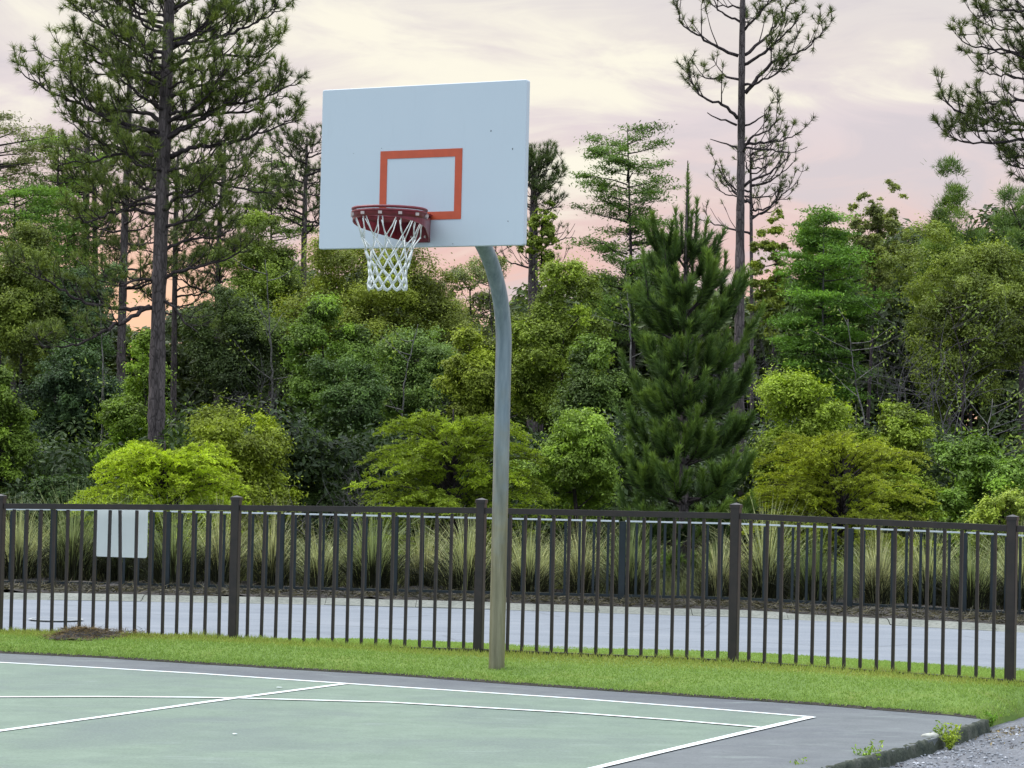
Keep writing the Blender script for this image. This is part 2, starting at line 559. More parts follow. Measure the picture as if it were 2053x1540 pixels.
road_near = interp([tuple(gnd(x, y, ZR)) for x, y in ((-300, 1268), (0, 1274), (500, 1280), (1000, 1290), (1500, 1312), (2053, 1340))])
kerb_lo = interp([tuple(gnd(x, y, ZR)) for x, y in ((0, 1201.5), (600, 1212), (1000, 1223), (1350, 1234), (1500, 1238.5), (2000, 1266))])
kerb_hi = interp([tuple(gnd(x, y, ZR + 0.11)) for x, y in ((0, 1189), (600, 1196), (1000, 1210), (1350, 1218), (1500, 1223), (2000, 1250))])


def sheet(name, xs, rows, mat, kind='structure', jitter=0.0, parent=None, smooth=True):
    """grid sheet; rows = list of (y(x) array, z(x) array)"""
    a = Acc()
    n = len(xs)
    V = np.concatenate([np.c_[xs, r[0], np.broadcast_to(r[1], (n,))] for r in rows])
    if jitter:
        V[:, 2] += RNG.normal(size=len(V)) * jitter
    i = np.arange(n - 1)
    f = np.concatenate([np.c_[k * n + i, k * n + i + 1, (k + 1) * n + i + 1, (k + 1) * n + i] for k in range(len(rows) - 1)])
    a.add(V, f)
    o = a.build(name, mat, parent, smooth)
    return tag(o, kind=kind) if kind else o


# ground: one sheet to the horizon
gx = np.concatenate([np.linspace(-900, -20, 12), np.linspace(-18, 18, 37), np.linspace(20, 900, 12)])
gy = np.concatenate([[-400, -60, -10, 0, 8, 14, 20, 22, 26], np.linspace(27, 60, 34), [80, 120, 300, 900, 1500]])
rows = []
for yy in gy:
    z = -0.30 if yy < 26.5 else -0.14 + 0.04 * np.sin(gx * 0.7 + yy)
    rows.append((np.full_like(gx, yy), np.broadcast_to(z, gx.shape)))
sheet('ground', gx, rows, M['ground'])

# court slab with its painted areas
def poly(name, pts, z, mat, thick=0.0):
    bmv = [(p[0], p[1], z) for p in pts]
    me = bpy.data.meshes.new(name)
    n = len(bmv)
    if thick:
        v = bmv + [(x, y, z - thick) for x, y, _ in bmv]
        f = [tuple(range(n)), tuple(range(2 * n - 1, n - 1, -1))] + [(n + i, n + (i + 1) % n, (i + 1) % n, i) for i in range(n)]
    else:
        v, f = bmv, [tuple(range(n))]
    me.from_pydata(v, [], f)
    me.update()
    if me.polygons[0].normal.z < 0:
        me.flip_normals()
    me.materials.append(mat)
    o = bpy.data.objects.new(name, me)
    C.objects.link(o)
    return tag(o, kind='structure')


edge_px = [(1974, 1446), (1935, 1460), (1880, 1479), (1820, 1497), (1760, 1515), (1655, 1541)]
edge_r = [gnd(x, y) for x, y in edge_px]
e_dir = (edge_r[-1] - edge_r[0])
edge_r.append(edge_r[0] + e_dir * 7)
far_l = court_far[0]
poly('court', [far_l] + court_far[1:] + edge_r + [edge_r[-1] + (far_l - corner)], 0.0, M['court_grey'], 0.10)

base_px = [(0, 1329.4), (200, 1340.2), (400, 1351.8), (694, 1371.8), (1150, 1401.6), (1400, 1420.5), (1628, 1439)]
base_l = [gnd(x, y) for x, y in base_px]
base_l = [base_l[0] + (base_l[0] - base_l[2]) * 4] + base_l
side_px = [(1628, 1439), (1500, 1468.5), (1400, 1492), (1300, 1515.5), (1205, 1539)]
side_l = [gnd(x, y) for x, y in side_px]
side_l.append(side_l[0] + (side_l[-1] - side_l[0]) * 6)
arc_px = [(0, 1399.7), (200, 1399), (390, 1400.5), (480, 1402), (780, 1410.3), (1150, 1431.5), (1350, 1446), (1522, 1460.5)]
arc_l = [gnd(x, y) for x, y in arc_px]
arc_l = [arc_l[0] + (arc_l[0] - arc_l[1]) * 5 + np.array([0, -0.9, 0])] + [arc_l[0] + (arc_l[0] - arc_l[1]) * 2.5 + np.array([0, -0.25, 0])] + arc_l
l3_px = [(694, 1372.5), (480, 1400.5), (400, 1411.5), (200, 1440), (0, 1467.5)]
l3 = [gnd(x, y) for x, y in l3_px]
l3.append(l3[0] + (l3[-1] - l3[0]) * 5)
poly('court_playing_area', base_l + side_l[1:] + [side_l[-1] + (base_l[0] - base_l[-1])], 0.003, M['court_green'])


def ribbon(name, pts, w, z):
    P = np.array(pts)[:, :2]
    # resample finely
    Q = [P[0]]
    for a, b in zip(P[:-1], P[1:]):
        k = max(1, int(np.linalg.norm(b - a) / 0.25))
        Q += [a + (b - a) * (i + 1) / k for i in range(k)]
    P = np.array(Q)
    T = np.gradient(P, axis=0)
    T /= np.linalg.norm(T, axis=1)[:, None]
    N = np.c_[-T[:, 1], T[:, 0]]
    ww = w / 2 * (1 + RNG.normal(size=(len(P), 1)) * 0.04)
    a = Acc()
    V = np.concatenate([np.c_[P - N * ww, np.full(len(P), z)], np.c_[P + N * ww, np.full(len(P), z)]])
    i = np.arange(len(P) - 1)
    n = len(P)
    a.add(V, np.c_[i, i + 1, n + i + 1, n + i])
    return tag(a.build(name, M['line']), kind='structure')


ribbon('court_baseline', base_l, 0.05, 0.0055)
ribbon('court_sideline', side_l, 0.055, 0.0065)
ribbon('court_lane_line', l3, 0.055, 0.0075)
ribbon('court_arc_line', arc_l, 0.05, 0.0085)

# lawn: strip from the court to the road, falling towards the road
xs = np.linspace(-13, 13, 261)
yc, yf, yr = lawn_front(xs), fence_y(xs), road_near(xs)
zc = np.where(xs < corner[0], 0.012, np.interp(xs, [corner[0], corner[0] + 0.5], [0.0, -0.05]))


def lawn_z(x, y):
    a, b, c = lawn_front(x), fence_y(x), road_near(x)
    t1 = np.clip((y - a) / np.maximum(b - a, 0.1), 0, 1)
    t2 = np.clip((y - b) / np.maximum(c - b, 0.1), 0, 1)
    z0 = np.where(x < corner[0], 0.012, np.interp(x, [corner[0], corner[0] + 0.5], [0.0, -0.05]))
    z1 = z0 + (ZL - z0) * (1 - (1 - t1) ** 3)
    return np.where(y < b, z1, ZL + (ZR + 0.004 - ZL) * (1 - (1 - t2) ** 1.7)) + 0.012 * np.sin(x * 2.1 + y * 1.3) * np.clip((y - a) * 2, 0, 1)


rows = [(yc + 0.015, np.minimum(zc - 0.1, -0.08)), (yc + 0.02, zc)]
for k in range(1, 25):
    y = yc + 0.02 + (yr - yc - 0.02) * k / 24
    rows.append((y, lawn_z(xs, y)))
rows.append((yr + 0.05, np.full_like(xs, ZR - 0.05)))
sheet('lawn', xs, rows, M['lawn'])

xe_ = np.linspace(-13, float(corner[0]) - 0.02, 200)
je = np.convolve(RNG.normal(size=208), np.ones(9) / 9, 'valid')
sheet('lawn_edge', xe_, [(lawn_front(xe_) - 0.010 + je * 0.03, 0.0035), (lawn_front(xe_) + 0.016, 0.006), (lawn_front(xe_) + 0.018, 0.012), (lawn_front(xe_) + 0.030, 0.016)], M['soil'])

# road, kerb, mulch bed
xr = np.linspace(-40, 40, 161)
k0, k1 = kerb_lo(xr), kerb_hi(xr)
sheet('road', xr, [(road_near(xr) - 0.6, ZR - 0.01), (road_near(xr) + 0.3, ZR), ((road_near(xr) + k0) / 2, ZR + 0.012), (k0 + 0.1, ZR)], M['road'])


def kerb():
    a = Acc()
    seg = np.arange(-24, 24, 1.0)
    for s in seg:
        xx = np.linspace(s + 0.003, s + 0.997, 6)
        y0, y1 = kerb_lo(xx), kerb_lo(xx) + 0.62
        dz = RNG.normal() * 0.004
        prof = [(0.0, -0.05), (0.0, 0.004), (0.14, 0.010), (0.22, 0.036), (0.28, 0.050), (0.39, 0.056), (0.40, 0.050), (0.40, -0.05)]
        V = np.concatenate([np.c_[xx, y0 + p, np.full(6, ZR + q + dz)] for p, q in prof])
        i = np.arange(5)
        f = np.concatenate([np.c_[k * 6 + i, k * 6 + i + 1, (k + 1) * 6 + i + 1, (k + 1) * 6 + i] for k in range(len(prof) - 1)])
        a.add(V, f)
    o = a.build('kerb', M['kerb'])
    tag(o, kind='structure')


kerb()
yk = kerb_lo(xr) + 0.385
mrows = []
for k in range(9):
    y = yk + k * 0.42
    z = ZR + 0.040 + 0.02 * np.sin(xr * 3.1 + k) + 0.03 * np.sin(xr * 7.7 + 2 * k) + (0.03 if k else 0)
    mrows.append((y, z))
sheet('mulch_bed', xr, mrows, M['mulch'], jitter=0.012)

# gravel at the right of the court
gp = Acc()
ngx, ngy = 90, 130
X, Y = np.meshgrid(np.linspace(0.5, 9, ngx), np.linspace(6, 18.6, ngy))
Z = -0.064 + 0.012 * np.sin(X * 5 + Y * 3) * np.sin(Y * 4.1) + RNG.normal(size=X.shape) * 0.004
V = np.c_[X.ravel(), Y.ravel(), Z.ravel()]
i = np.arange(ngx * ngy).reshape(ngy, ngx)
gp.add(V, np.stack([i[:-1, :-1], i[:-1, 1:], i[1:, 1:], i[1:, :-1]], -1).reshape(-1, 4))
tag(gp.build('gravel_path', M['gravel'], smooth=True), kind='structure')


def court_edge():
    """rough mossy edge of the slab beside the gravel"""
    a = Acc()
    P = np.array(edge_r[:-1] + [edge_r[0] + e_dir * 2.0])
    Q = [P[0]]
    for u, v in zip(P[:-1], P[1:]):
        k = max(1, int(np.linalg.norm(v - u) / 0.03))
        Q += [u + (v - u) * (j + 1) / k for j in range(k)]
    Q = np.array(Q)
    nrm = np.array([-e_dir[1], e_dir[0], 0]) / np.linalg.norm(e_dir[:2])
    if nrm[0] < 0:
        nrm = -nrm
    m = len(Q)
    sm = np.convolve(RNG.normal(size=m + 30), np.ones(31) / 31, 'valid') * 2.0 + np.convolve(RNG.normal(size=m + 4), np.ones(5) / 5, 'valid') * 0.3
    prof = [(-0.030, 0.001), (-0.012, 0.004), (0.004, 0.002), (0.014, -0.022), (0.018, -0.055), (0.03, -0.10)]
    V = []
    for p, q in prof:
        V.append(Q + nrm * (p + sm[:, None] * 0.03 + RNG.normal(size=(m, 1)) * 0.004) + np.array([0, 0, 1]) * (q + sm[:, None] * 0.016 * (q > -0.1) + RNG.normal(size=(m, 1)) * 0.0035))
    V = np.concatenate(V)
    j = np.arange(m - 1)
    a.add(V, np.concatenate([np.c_[k * m + j, k * m + j + 1, (k + 1) * m + j + 1, (k + 1) * m + j] for k in range(len(prof) - 1)]))
    tag(a.build('court_edge', M['edge'], smooth=True), kind='structure')


court_edge()

# ------------------------------------------------------------------ basketball hoop
TH = 0.4607
bu = np.array([math.cos(TH), -math.sin(TH), 0])         # along the board
bn = np.array([-math.sin(TH), -math.cos(TH), 0])        # out of the board, to the court
bc = np.array([-0.6282, 16.5919, 2.8996])               # middle of the lower front edge
BW, BH = 1.524, 1.0668
up = np.array([0, 0, 1.0])


def bpt(u, n, z):
    return bc + bu * u + bn * n + up * z


def hoop():
    Lp = 1.27
    foot = bc - bn * Lp
    foot[2] = 0.10
    hp = thing('basketball_hoop', foot, 'white rectangular backboard with orange square, red rim and net on a bent steel pole', 'basketball hoop')
    inv = np.array(foot)
    # pole: straight, bent forward, up to the back of the board
    path = [foot + up * -0.25]
    z0, Rb, amax = 2.30, 0.86, R_(68)
    for z in np.linspace(0.0, z0 - foot[2], 26):
        path.append(foot + up * z)
    top = foot.copy()
    top[2] = z0
    for a in np.linspace(0, amax, 22)[1:]:
        path.append(top + bn * Rb * (1 - math.cos(a)) + up * Rb * math.sin(a))
    e = path[-1]
    rem = (Lp - 0.09) - Rb * (1 - math.cos(amax))
    for k in (0.5, 1.0):
        path.append(e + (bn + up / math.tan(amax)) * rem * k)
    a = Acc()
    a.tube(path, 0.0555, 28)
    a.build('pole', M['pole'], hp, True, origin=inv)
    # bracket behind the board
    a = Acc()
    for sgn in (-1, 1):
        a.tube([path[-1] - bn * 0.02, bpt(sgn * 0.42, -0.05, 0.85)], 0.02, 8)
        a.tube([path[-1] - bn * 0.02, bpt(sgn * 0.42, -0.05, 0.25)], 0.02, 8)
    c = bpt(0, -0.055, path[-1][2] - bc[2])
    a.box(c, (0.36, 0.02, 0.34), -TH, bev=0.004)
    a.build('board_bracket', M['pole'], hp, origin=inv)
    # board: shallow pan with rounded rim
    a = Acc()
    hw, t = BW / 2, 0.042
    r = 0.012
    loopA = []
    def rr(w2, z0, z1, rad, nn):
        pts = []
        for cx, cz, s in ((w2 - rad, z1 - rad, 0), (-w2 + rad, z1 - rad, 90), (-w2 + rad, z0 + rad, 180), (w2 - rad, z0 + rad, 270)):
            for k in range(4):
                an = R_(s + k * 30)
                pts.append(bpt(cx + rad * math.cos(an), nn, cz + rad * math.sin(an)))
        return np.array(pts)
    L = [rr(hw - 0.010, 0.010, BH - 0.010, r, 0.0), rr(hw - 0.006, 0.006, BH - 0.006, r, 0.0), rr(hw - 0.003, 0.003, BH - 0.003, r, 0.0), rr(hw, 0, BH, r, -0.003),
         rr(hw, 0, BH, r, -t), rr(hw - 0.02, 0.02, BH - 0.02, r, -t), rr(hw - 0.02, 0.02, BH - 0.02, r, -t + 0.03)]
    m = 16
    V = np.concatenate(L)
    j = np.arange(m)
    f = np.concatenate([np.c_[k * m + j, k * m + (j + 1) % m, (k + 1) * m + (j + 1) % m, (k + 1) * m + j] for k in range(len(L) - 1)])
    a.add(V, f)
    # front and back panels as fans
    for k, rev in ((0, False), (len(L) - 1, True)):
        cv = a.n
        a.v.append(V[k * m:(k + 1) * m].mean(0)[None]); a.t.append(np.array([0.5])); a.n += 1
        fan = np.c_[k * m + j, k * m + (j + 1) % m, np.full(m, cv)]
        a.f3.append(fan[:, ::-1] if rev else fan)
    bd = a.build('backboard', M['board'], hp, origin=inv)
    # target square
    a = Acc()
    q0, q1, sw, wv = 0.1776, 0.1776 + 0.4614, 0.3048, 0.052
    def bar(u0, u1, z0, z1):
        v = [bpt(u, n, z) for n in (-0.002, 0.003) for u, z in ((u0, z0), (u1, z0), (u1, z1), (u0, z1))]
        a.add(v, [(4, 5, 6, 7), (3, 2, 1, 0), (0, 1, 5, 4), (1, 2, 6, 5), (2, 3, 7, 6), (3, 0, 4, 7)])
    bar(-sw, sw, q1 - wv, q1)
    bar(-sw, sw, q0, q0 + wv)
    bar(-sw, -sw + wv, q0 + wv, q1 - wv)
    bar(sw - wv, sw, q0 + wv, q1 - wv)
    a.build('target_square', M['orange'], bd, origin=inv)
    for px, py, r0 in ((1027.5, 298.5, 0.0065), (984, 263, 0.005), (1018.5, 443.5, 0.005), (908, 489, 0.004), (765, 297.5, 0.004), (709, 308, 0.003)):
        d = ray(px, py)
        o = np.array([0, 0, CAM_H])
        s = ((bc + bn * 0.001 - o).dot(bn)) / d.dot(bn)
        c = o + d * s
        a = Acc()
        th = np.linspace(0, 2 * math.pi, 9)[:-1]
        rr_ = r0 * (1 + 0.35 * RNG.normal(size=8))
        a.add(np.concatenate([[c], [c + bu * math.cos(x) * k * 0.8 + up * math.sin(x) * k for x, k in zip(th, rr_)]]), [(0, i + 1, (i + 1) % 8 + 1) for i in range(8)])
        a.build('paint_chip', M['chip'], bd, origin=inv)
    # rim: two rings, band and side wings down to the mounting plate
    zr, Rr, no = 0.205, 0.2365, 0.405
    def rp(phi, rad, z):
        return bpt(rad * math.sin(phi), no + rad * math.cos(phi), z)
    ph = np.linspace(0, 2 * math.pi, 65)[:-1]
    a = Acc()
    for z, rad in ((zr, 0.0095), (zr - 0.021, 0.0085)):
        a.tube([rp(p, Rr, z) for p in ph], rad, 10, closed=True)
    # band
    V = np.concatenate([[rp(p, Rr + 0.003, zr - 0.02) for p in ph], [rp(p, Rr + 0.002, zr - 0.058) for p in ph], [rp(p, Rr - 0.003, zr - 0.058) for p in ph], [rp(p, Rr - 0.003, zr - 0.02) for p in ph]])
    m = 64
    j = np.arange(m)
    a.add(V, np.concatenate([np.c_[k * m + j, k * m + (j + 1) % m, (k + 1) * m + (j + 1) % m, (k + 1) * m + j] for k in range(3)]))
    rim = a.build('rim', M['red'], hp, True, origin=inv)
    a = Acc()
    for sg in (-1, 1):
        top_, bot_ = [], []
        plan = [(Rr * math.sin(p) * sg, no + Rr * math.cos(p)) for p in np.linspace(0.25, 2.0, 14)] + [(sg * 0.125, 0.09), (sg * 0.085, 0.03), (sg * 0.082, 0.004)]
        n0 = plan[0][1]
        for u, n in plan:
            s = (n0 - n) / n0
            top_.append((u, n, zr - 0.055 + 0.03 * (n < 0.2)))
            bot_.append((u, n, zr - 0.058 - 0.118 * s))
        V = []
        for off in (0.0, 0.005):
            V += [bpt(u - sg * off, n, z) for u, n, z in top_] + [bpt(u - sg * off, n, z) for u, n, z in bot_]
        k = len(plan)
        j = np.arange(k - 1)
        a.add(V, np.concatenate([np.c_[j, j + 1, k + j + 1, k + j], np.c_[3 * k + j, 3 * k + j + 1, 2 * k + j + 1, 2 * k + j], np.c_[k + j, k + j + 1, 3 * k + j + 1, 3 * k + j]]))
    # mounting plate and top deck
    def slab(u0, u1, n0, n1, z0, z1):
        v = [bpt(u, n, z) for n in (n0, n1) for u, z in ((u0, z0), (u1, z0), (u1, z1), (u0, z1))]
        a.add(v, [(4, 5, 6, 7), (3, 2, 1, 0), (0, 1, 5, 4), (1, 2, 6, 5), (2, 3, 7, 6), (3, 0, 4, 7)])
    slab(-0.081, 0.081, 0.0, 0.009, zr - 0.176, zr + 0.012)
    slab(-0.10, 0.10, 0.009, 0.175, zr - 0.006, zr + 0.003)
    a.build('rim_bracket', M['red'], rim, origin=inv)
    for u in (-0.05, 0.05):
        a = Acc()
        a.tube([bpt(u, 0.008, zr - 0.14), bpt(u, 0.018, zr - 0.14)], 0.009, 6)
        a.build('bolt', M['hook'], rim, origin=inv)
    hooks = []
    for k in range(12):
        p = (k + 0.5) * math.pi / 6
        a = Acc()
        c = rp(p, Rr + 0.008, zr - 0.040)
        a.box(c, (0.024, 0.014, 0.018), 0, bev=0.003)
        if k == 0:
            pass
        o = a.build('net_hook', M['hook'], rim, origin=inv)
        hooks.append(c)
    # net: twelve loops, diamond mesh, narrowing then hanging straight
    lev = [(0.0, 0.232), (0.135, 0.190), (0.222, 0.150), (0.284, 0.130), (0.338, 0.121), (0.388, 0.118), (0.434, 0.121)]
    a = Acc()
    nodes = []
    jit = np.random.default_rng(3)
    for k, (dz, rad) in enumerate(lev):
        row = []
        for i in range(12):
            p = (i + 0.5 + 0.5 * (k % 2)) * math.pi / 6 + jit.normal() * (0.0 if k == 0 else 0.045)
            row.append(rp(p, rad * (1 + jit.normal() * (0.0 if k == 0 else 0.04)), zr - 0.045 - dz + jit.normal() * (0 if k == 0 else 0.007)))
        nodes.append(row)
    rads = [0.0040, 0.0042, 0.0050, 0.0058, 0.0062, 0.0064]
    for k in range(len(lev) - 1):
        for i in range(12):
            p0 = nodes[k][i]
            for q in ((i, i - 1) if k % 2 == 0 else (i, i + 1)):
                p1 = nodes[k + 1][q % 12]
                mid = (p0 + p1) / 2
                outw = mid - rp(0, 0, mid[2] - bc[2])
                outw[2] = 0
                outw /= np.linalg.norm(outw)
                s0 = p0 + np.array([0, 0, 0.0])
                if k == 0:      # each hook carries two cords a finger apart
                    tang = np.cross(up, outw)
                    s0 = p0 + tang * (0.012 if (p1 - p0).dot(tang) > 0 else -0.012)
                a.tube([s0, mid - up * 0.003 + outw * (0.002 - 0.01 * (k < 2)), p1], rads[k], 6)
        for i in range(12):          # knots
            p1 = nodes[k + 1][i]
            a.tube([p1 + up * 0.007, p1, p1 - up * 0.007], [rads[k] * 0.9, rads[k] * 1.5, rads[k] * 0.9], 6)
    last = nodes[-1]
    for i in range(12):
        p0, p1 = last[i], last[(i + 1) % 12]
        mid = (p0 + p1) / 2 - up * (0.022 + 0.012 * jit.random())
        a.tube([p0, p0 * 0.62 + mid * 0.38 - up * 0.012, mid - up * 0.006, p1 * 0.62 + mid * 0.38 - up * 0.012, p1], 0.0066, 6)
    a.build('net', M['net'], hp, True, origin=inv)


hoop()


# ------------------------------------------------------------------ near fence
def near_fence():
    ft = fence_feet
    root = thing('metal_fence', ft[2], 'dark bronze metal picket fence along the lawn behind the hoop pole', 'fence')
    inv = np.array(ft[2])
    H = 1.09
    for i, p in enumerate(ft):
        dv = (ft[min(i + 1, len(ft) - 1)] - ft[max(i - 1, 0)])
        rz = math.atan2(dv[1], dv[0])
        a = Acc()
        a.box(p + up * (H / 2 - 0.13), (0.066, 0.066, H + 0.22), rz, bev=0.006)
        po = a.build('post', M['fence'], root, origin=inv)
        a = Acc()
        a.box(p + up * (H - 0.012), (0.076, 0.076, 0.024), rz, bev=0.007)
        c, s = math.cos(rz), math.sin(rz)
        b = 0.036
        v = [p + up * (H + 0.0005) + np.array([x * c - y * s, x * s + y * c, 0]) for x, y in ((-b, -b), (b, -b), (b, b), (-b, b))] + [p + up * (H + 0.014)]
        a.add(v, [(0, 1, 4), (1, 2, 4), (2, 3, 4), (3, 0, 4)])
        a.build('post_cap', M['fence'], po, origin=inv)
    for i in range(len(ft) - 1):
        p, q = ft[i], ft[i + 1]
        dv = q - p
        L = np.linalg.norm(dv)
        rz = math.atan2(dv[1], dv[0])
        sl = dv[2]
        for nm, z0, hh, ww in (('top_rail', H - 0.080, 0.042, 0.036), ('bottom_rail', -0.014, 0.022, 0.030)):
            a = Acc()
            a.box(((p + q) / 2) + up * z0, (L - 0.066, ww, hh), rz, bev=0.002)
            vv = a.v[-1] if False else None
            # follow the slope between the posts
            V = np.concatenate(a.v)
            e = np.array([math.cos(rz), math.sin(rz), 0])
            V[:, 2] += ((V - (p + q) / 2) @ e) / L * sl
            a.v = [V]
            a.build(nm, M['fence'], root, origin=inv)
        n = 17 if i != 1 else 17
        for k in range(1, n):
            t = k / n
            c = p + dv * t
            w = 0.0205
            top_z, bot_z = H - 0.105, -0.06
            lean = RNG.normal() * 0.003
            if i == 1 and k == 9:
                lean = 0.028
            a = Acc()
            b0, b1 = c + up * bot_z + np.array([lean * 0.1, 0, 0]), c + up * top_z - np.array([lean, 0, 0])
            hw = w / 2
            cs, sn = math.cos(rz), math.sin(rz)
            ring = [np.array([x * cs - y * sn, x * sn + y * cs, 0]) for x, y in ((-hw, -hw), (hw, -hw), (hw, hw), (-hw, hw))]
            V = [b0 + r for r in ring] + [b1 + r for r in ring]
            a.add(V, [(0, 1, 5, 4), (1, 2, 6, 5), (2, 3, 7, 6), (3, 0, 4, 7), (4, 5, 6, 7), (3, 2, 1, 0)])
            a.build('picket', M['fence'], root, origin=inv)
    # blank sign on the road side of the fence
    A, B = gnd(0, 0, -1), None
    D = 19.62
    c0, c1 = at(191, 1018, D), at(298, 1117, D)
    cx, cz = (c0 + c1) / 2, 0
    wv, hv = abs(c1[0] - c0[0]) + 0.004, abs(c0[2] - c1[2]) + 0.012
    a = Acc()
    pts = []
    rad = 0.015
    for ux, uz, s in ((wv / 2 - rad, hv / 2 - rad, 0), (-wv / 2 + rad, hv / 2 - rad, 90), (-wv / 2 + rad, -hv / 2 + rad, 180), (wv / 2 - rad, -hv / 2 + rad, 270)):
        for k in range(4):
            an = R_(s + 30 * k)
            pts.append((ux + rad * math.cos(an), uz + rad * math.sin(an)))
    rz = math.atan2(*(fence_feet[2] - fence_feet[1])[[1, 0]])
    e = np.array([math.cos(rz), math.sin(rz), 0])
    nn = np.array([-e[1], e[0], 0])
    m = len(pts)
    V = [cx + e * u + up * z for u, z in pts] + [cx + e * u + up * z + nn * 0.004 for u, z in pts]
    f = [(i, (i + 1) % m, m + (i + 1) % m, m + i) for i in range(m)]
    a.add(V, f)
    for k in (0, m):
        a.v.append(cx[None] + (nn * 0.004 if k else 0)); a.t.append(np.array([.5])); a.n += 1
        j = np.arange(m)
        fan = np.c_[k + j, k + (j + 1) % m, np.full(m, a.n - 1)]
        a.f3.append(fan if not k else fan[:, ::-1])
    tag(a.build('sign', M['sign'], origin=cx), 'blank white sign panel hung behind the bronze fence pickets', 'sign').location = tuple(cx)


near_fence()


# ------------------------------------------------------------------ far fence
def far_fence():
    px = [107 + 228.0 * k for k in range(-2, 11)]
    feet = []
    for x in px:
        yb = np.interp(x, [0, 332, 1000, 1500, 2000, 2400], [1181, 1188, 1204, 1216, 1243, 1262])
        D = np.interp(x, [0, 2050], [29.3, 27.6])
        yt = np.interp(x, [0, 470, 1000, 1500, 2000, 2400], [1018.5, 1026, 1038, 1049, 1069, 1091])
        feet.append((at(x, yb, D), at(x, yt, D)))
    base = feet[4][0]
    root = thing('metal_fence', base, 'dark green picket fence across the road in front of the tall grasses', 'fence')
    rest = Acc()
    cnt = 0
    pk = []
    for i, (p, q) in enumerate(feet):
        a = Acc()
        a.box((p + q) / 2 - up * 0.06, (0.075, 0.075, q[2] - p[2] + 0.1), 0, bev=0.006)
        a.build('post', M['fence_far'], root, origin=base)
    for i in range(len(feet) - 1):
        (p, q), (p2, q2) = feet[i], feet[i + 1]
        for nm, A, B, hh in (('top_rail', q, q2, 0.017), ('bottom_rail', p + up * 0.10, p2 + up * 0.10, 0.028)):
            a = Acc()
            dv = B - A
            V = []
            for E_ in (A + np.array([0.037, 0, 0]), B - np.array([0.037, 0, 0])):
                V += [E_ + np.array([0, y, z]) for y, z in ((-0.025, -hh), (0.025, -hh), (0.025, 0), (-0.025, 0))]
            a.add(V, [(0, 1, 5, 4), (1, 2, 6, 5), (2, 3, 7, 6), (3, 0, 4, 7), (3, 2, 1, 0), (4, 5, 6, 7)])
            o = a.build(nm, M['fence_far'] if nm == 'bottom_rail' else M['rail_pale'], root, origin=base)
        for k in range(1, 8):
            t = k / 8
            pk.append((p + (p2 - p) * t + up * 0.09, q + (q2 - q) * t - up * 0.03))
    pk.sort(key=lambda s: abs(s[0][0]))
    for i, (b, t) in enumerate(pk[:98]):
        a = Acc()
        a.box((b + t) / 2, (0.028, 0.028, t[2] - b[2]), 0)
        a.build('picket', M['fence_far'], root, origin=base)


far_fence()


# ------------------------------------------------------------------ vegetation builders
def resample(P, step):
    P = np.asarray(P, float)
    s = np.r_[0, np.cumsum(np.linalg.norm(np.diff(P, axis=0), axis=1))]
    n = max(3, int(s[-1] / step) + 1)
    # smooth (Catmull-like) through cubic interpolation of the coordinates
    t = np.linspace(0, s[-1], n)
    Q = np.stack([np.interp(t, s, P[:, k]) for k in range(3)], 1)
    for _ in range(2):
        Q[1:-1] = 0.25 * Q[:-2] + 0.5 * Q[1:-1] + 0.25 * Q[2:]
    return Q


def unit(v):
    return v / (np.linalg.norm(v, axis=-1, keepdims=True) + 1e-9)


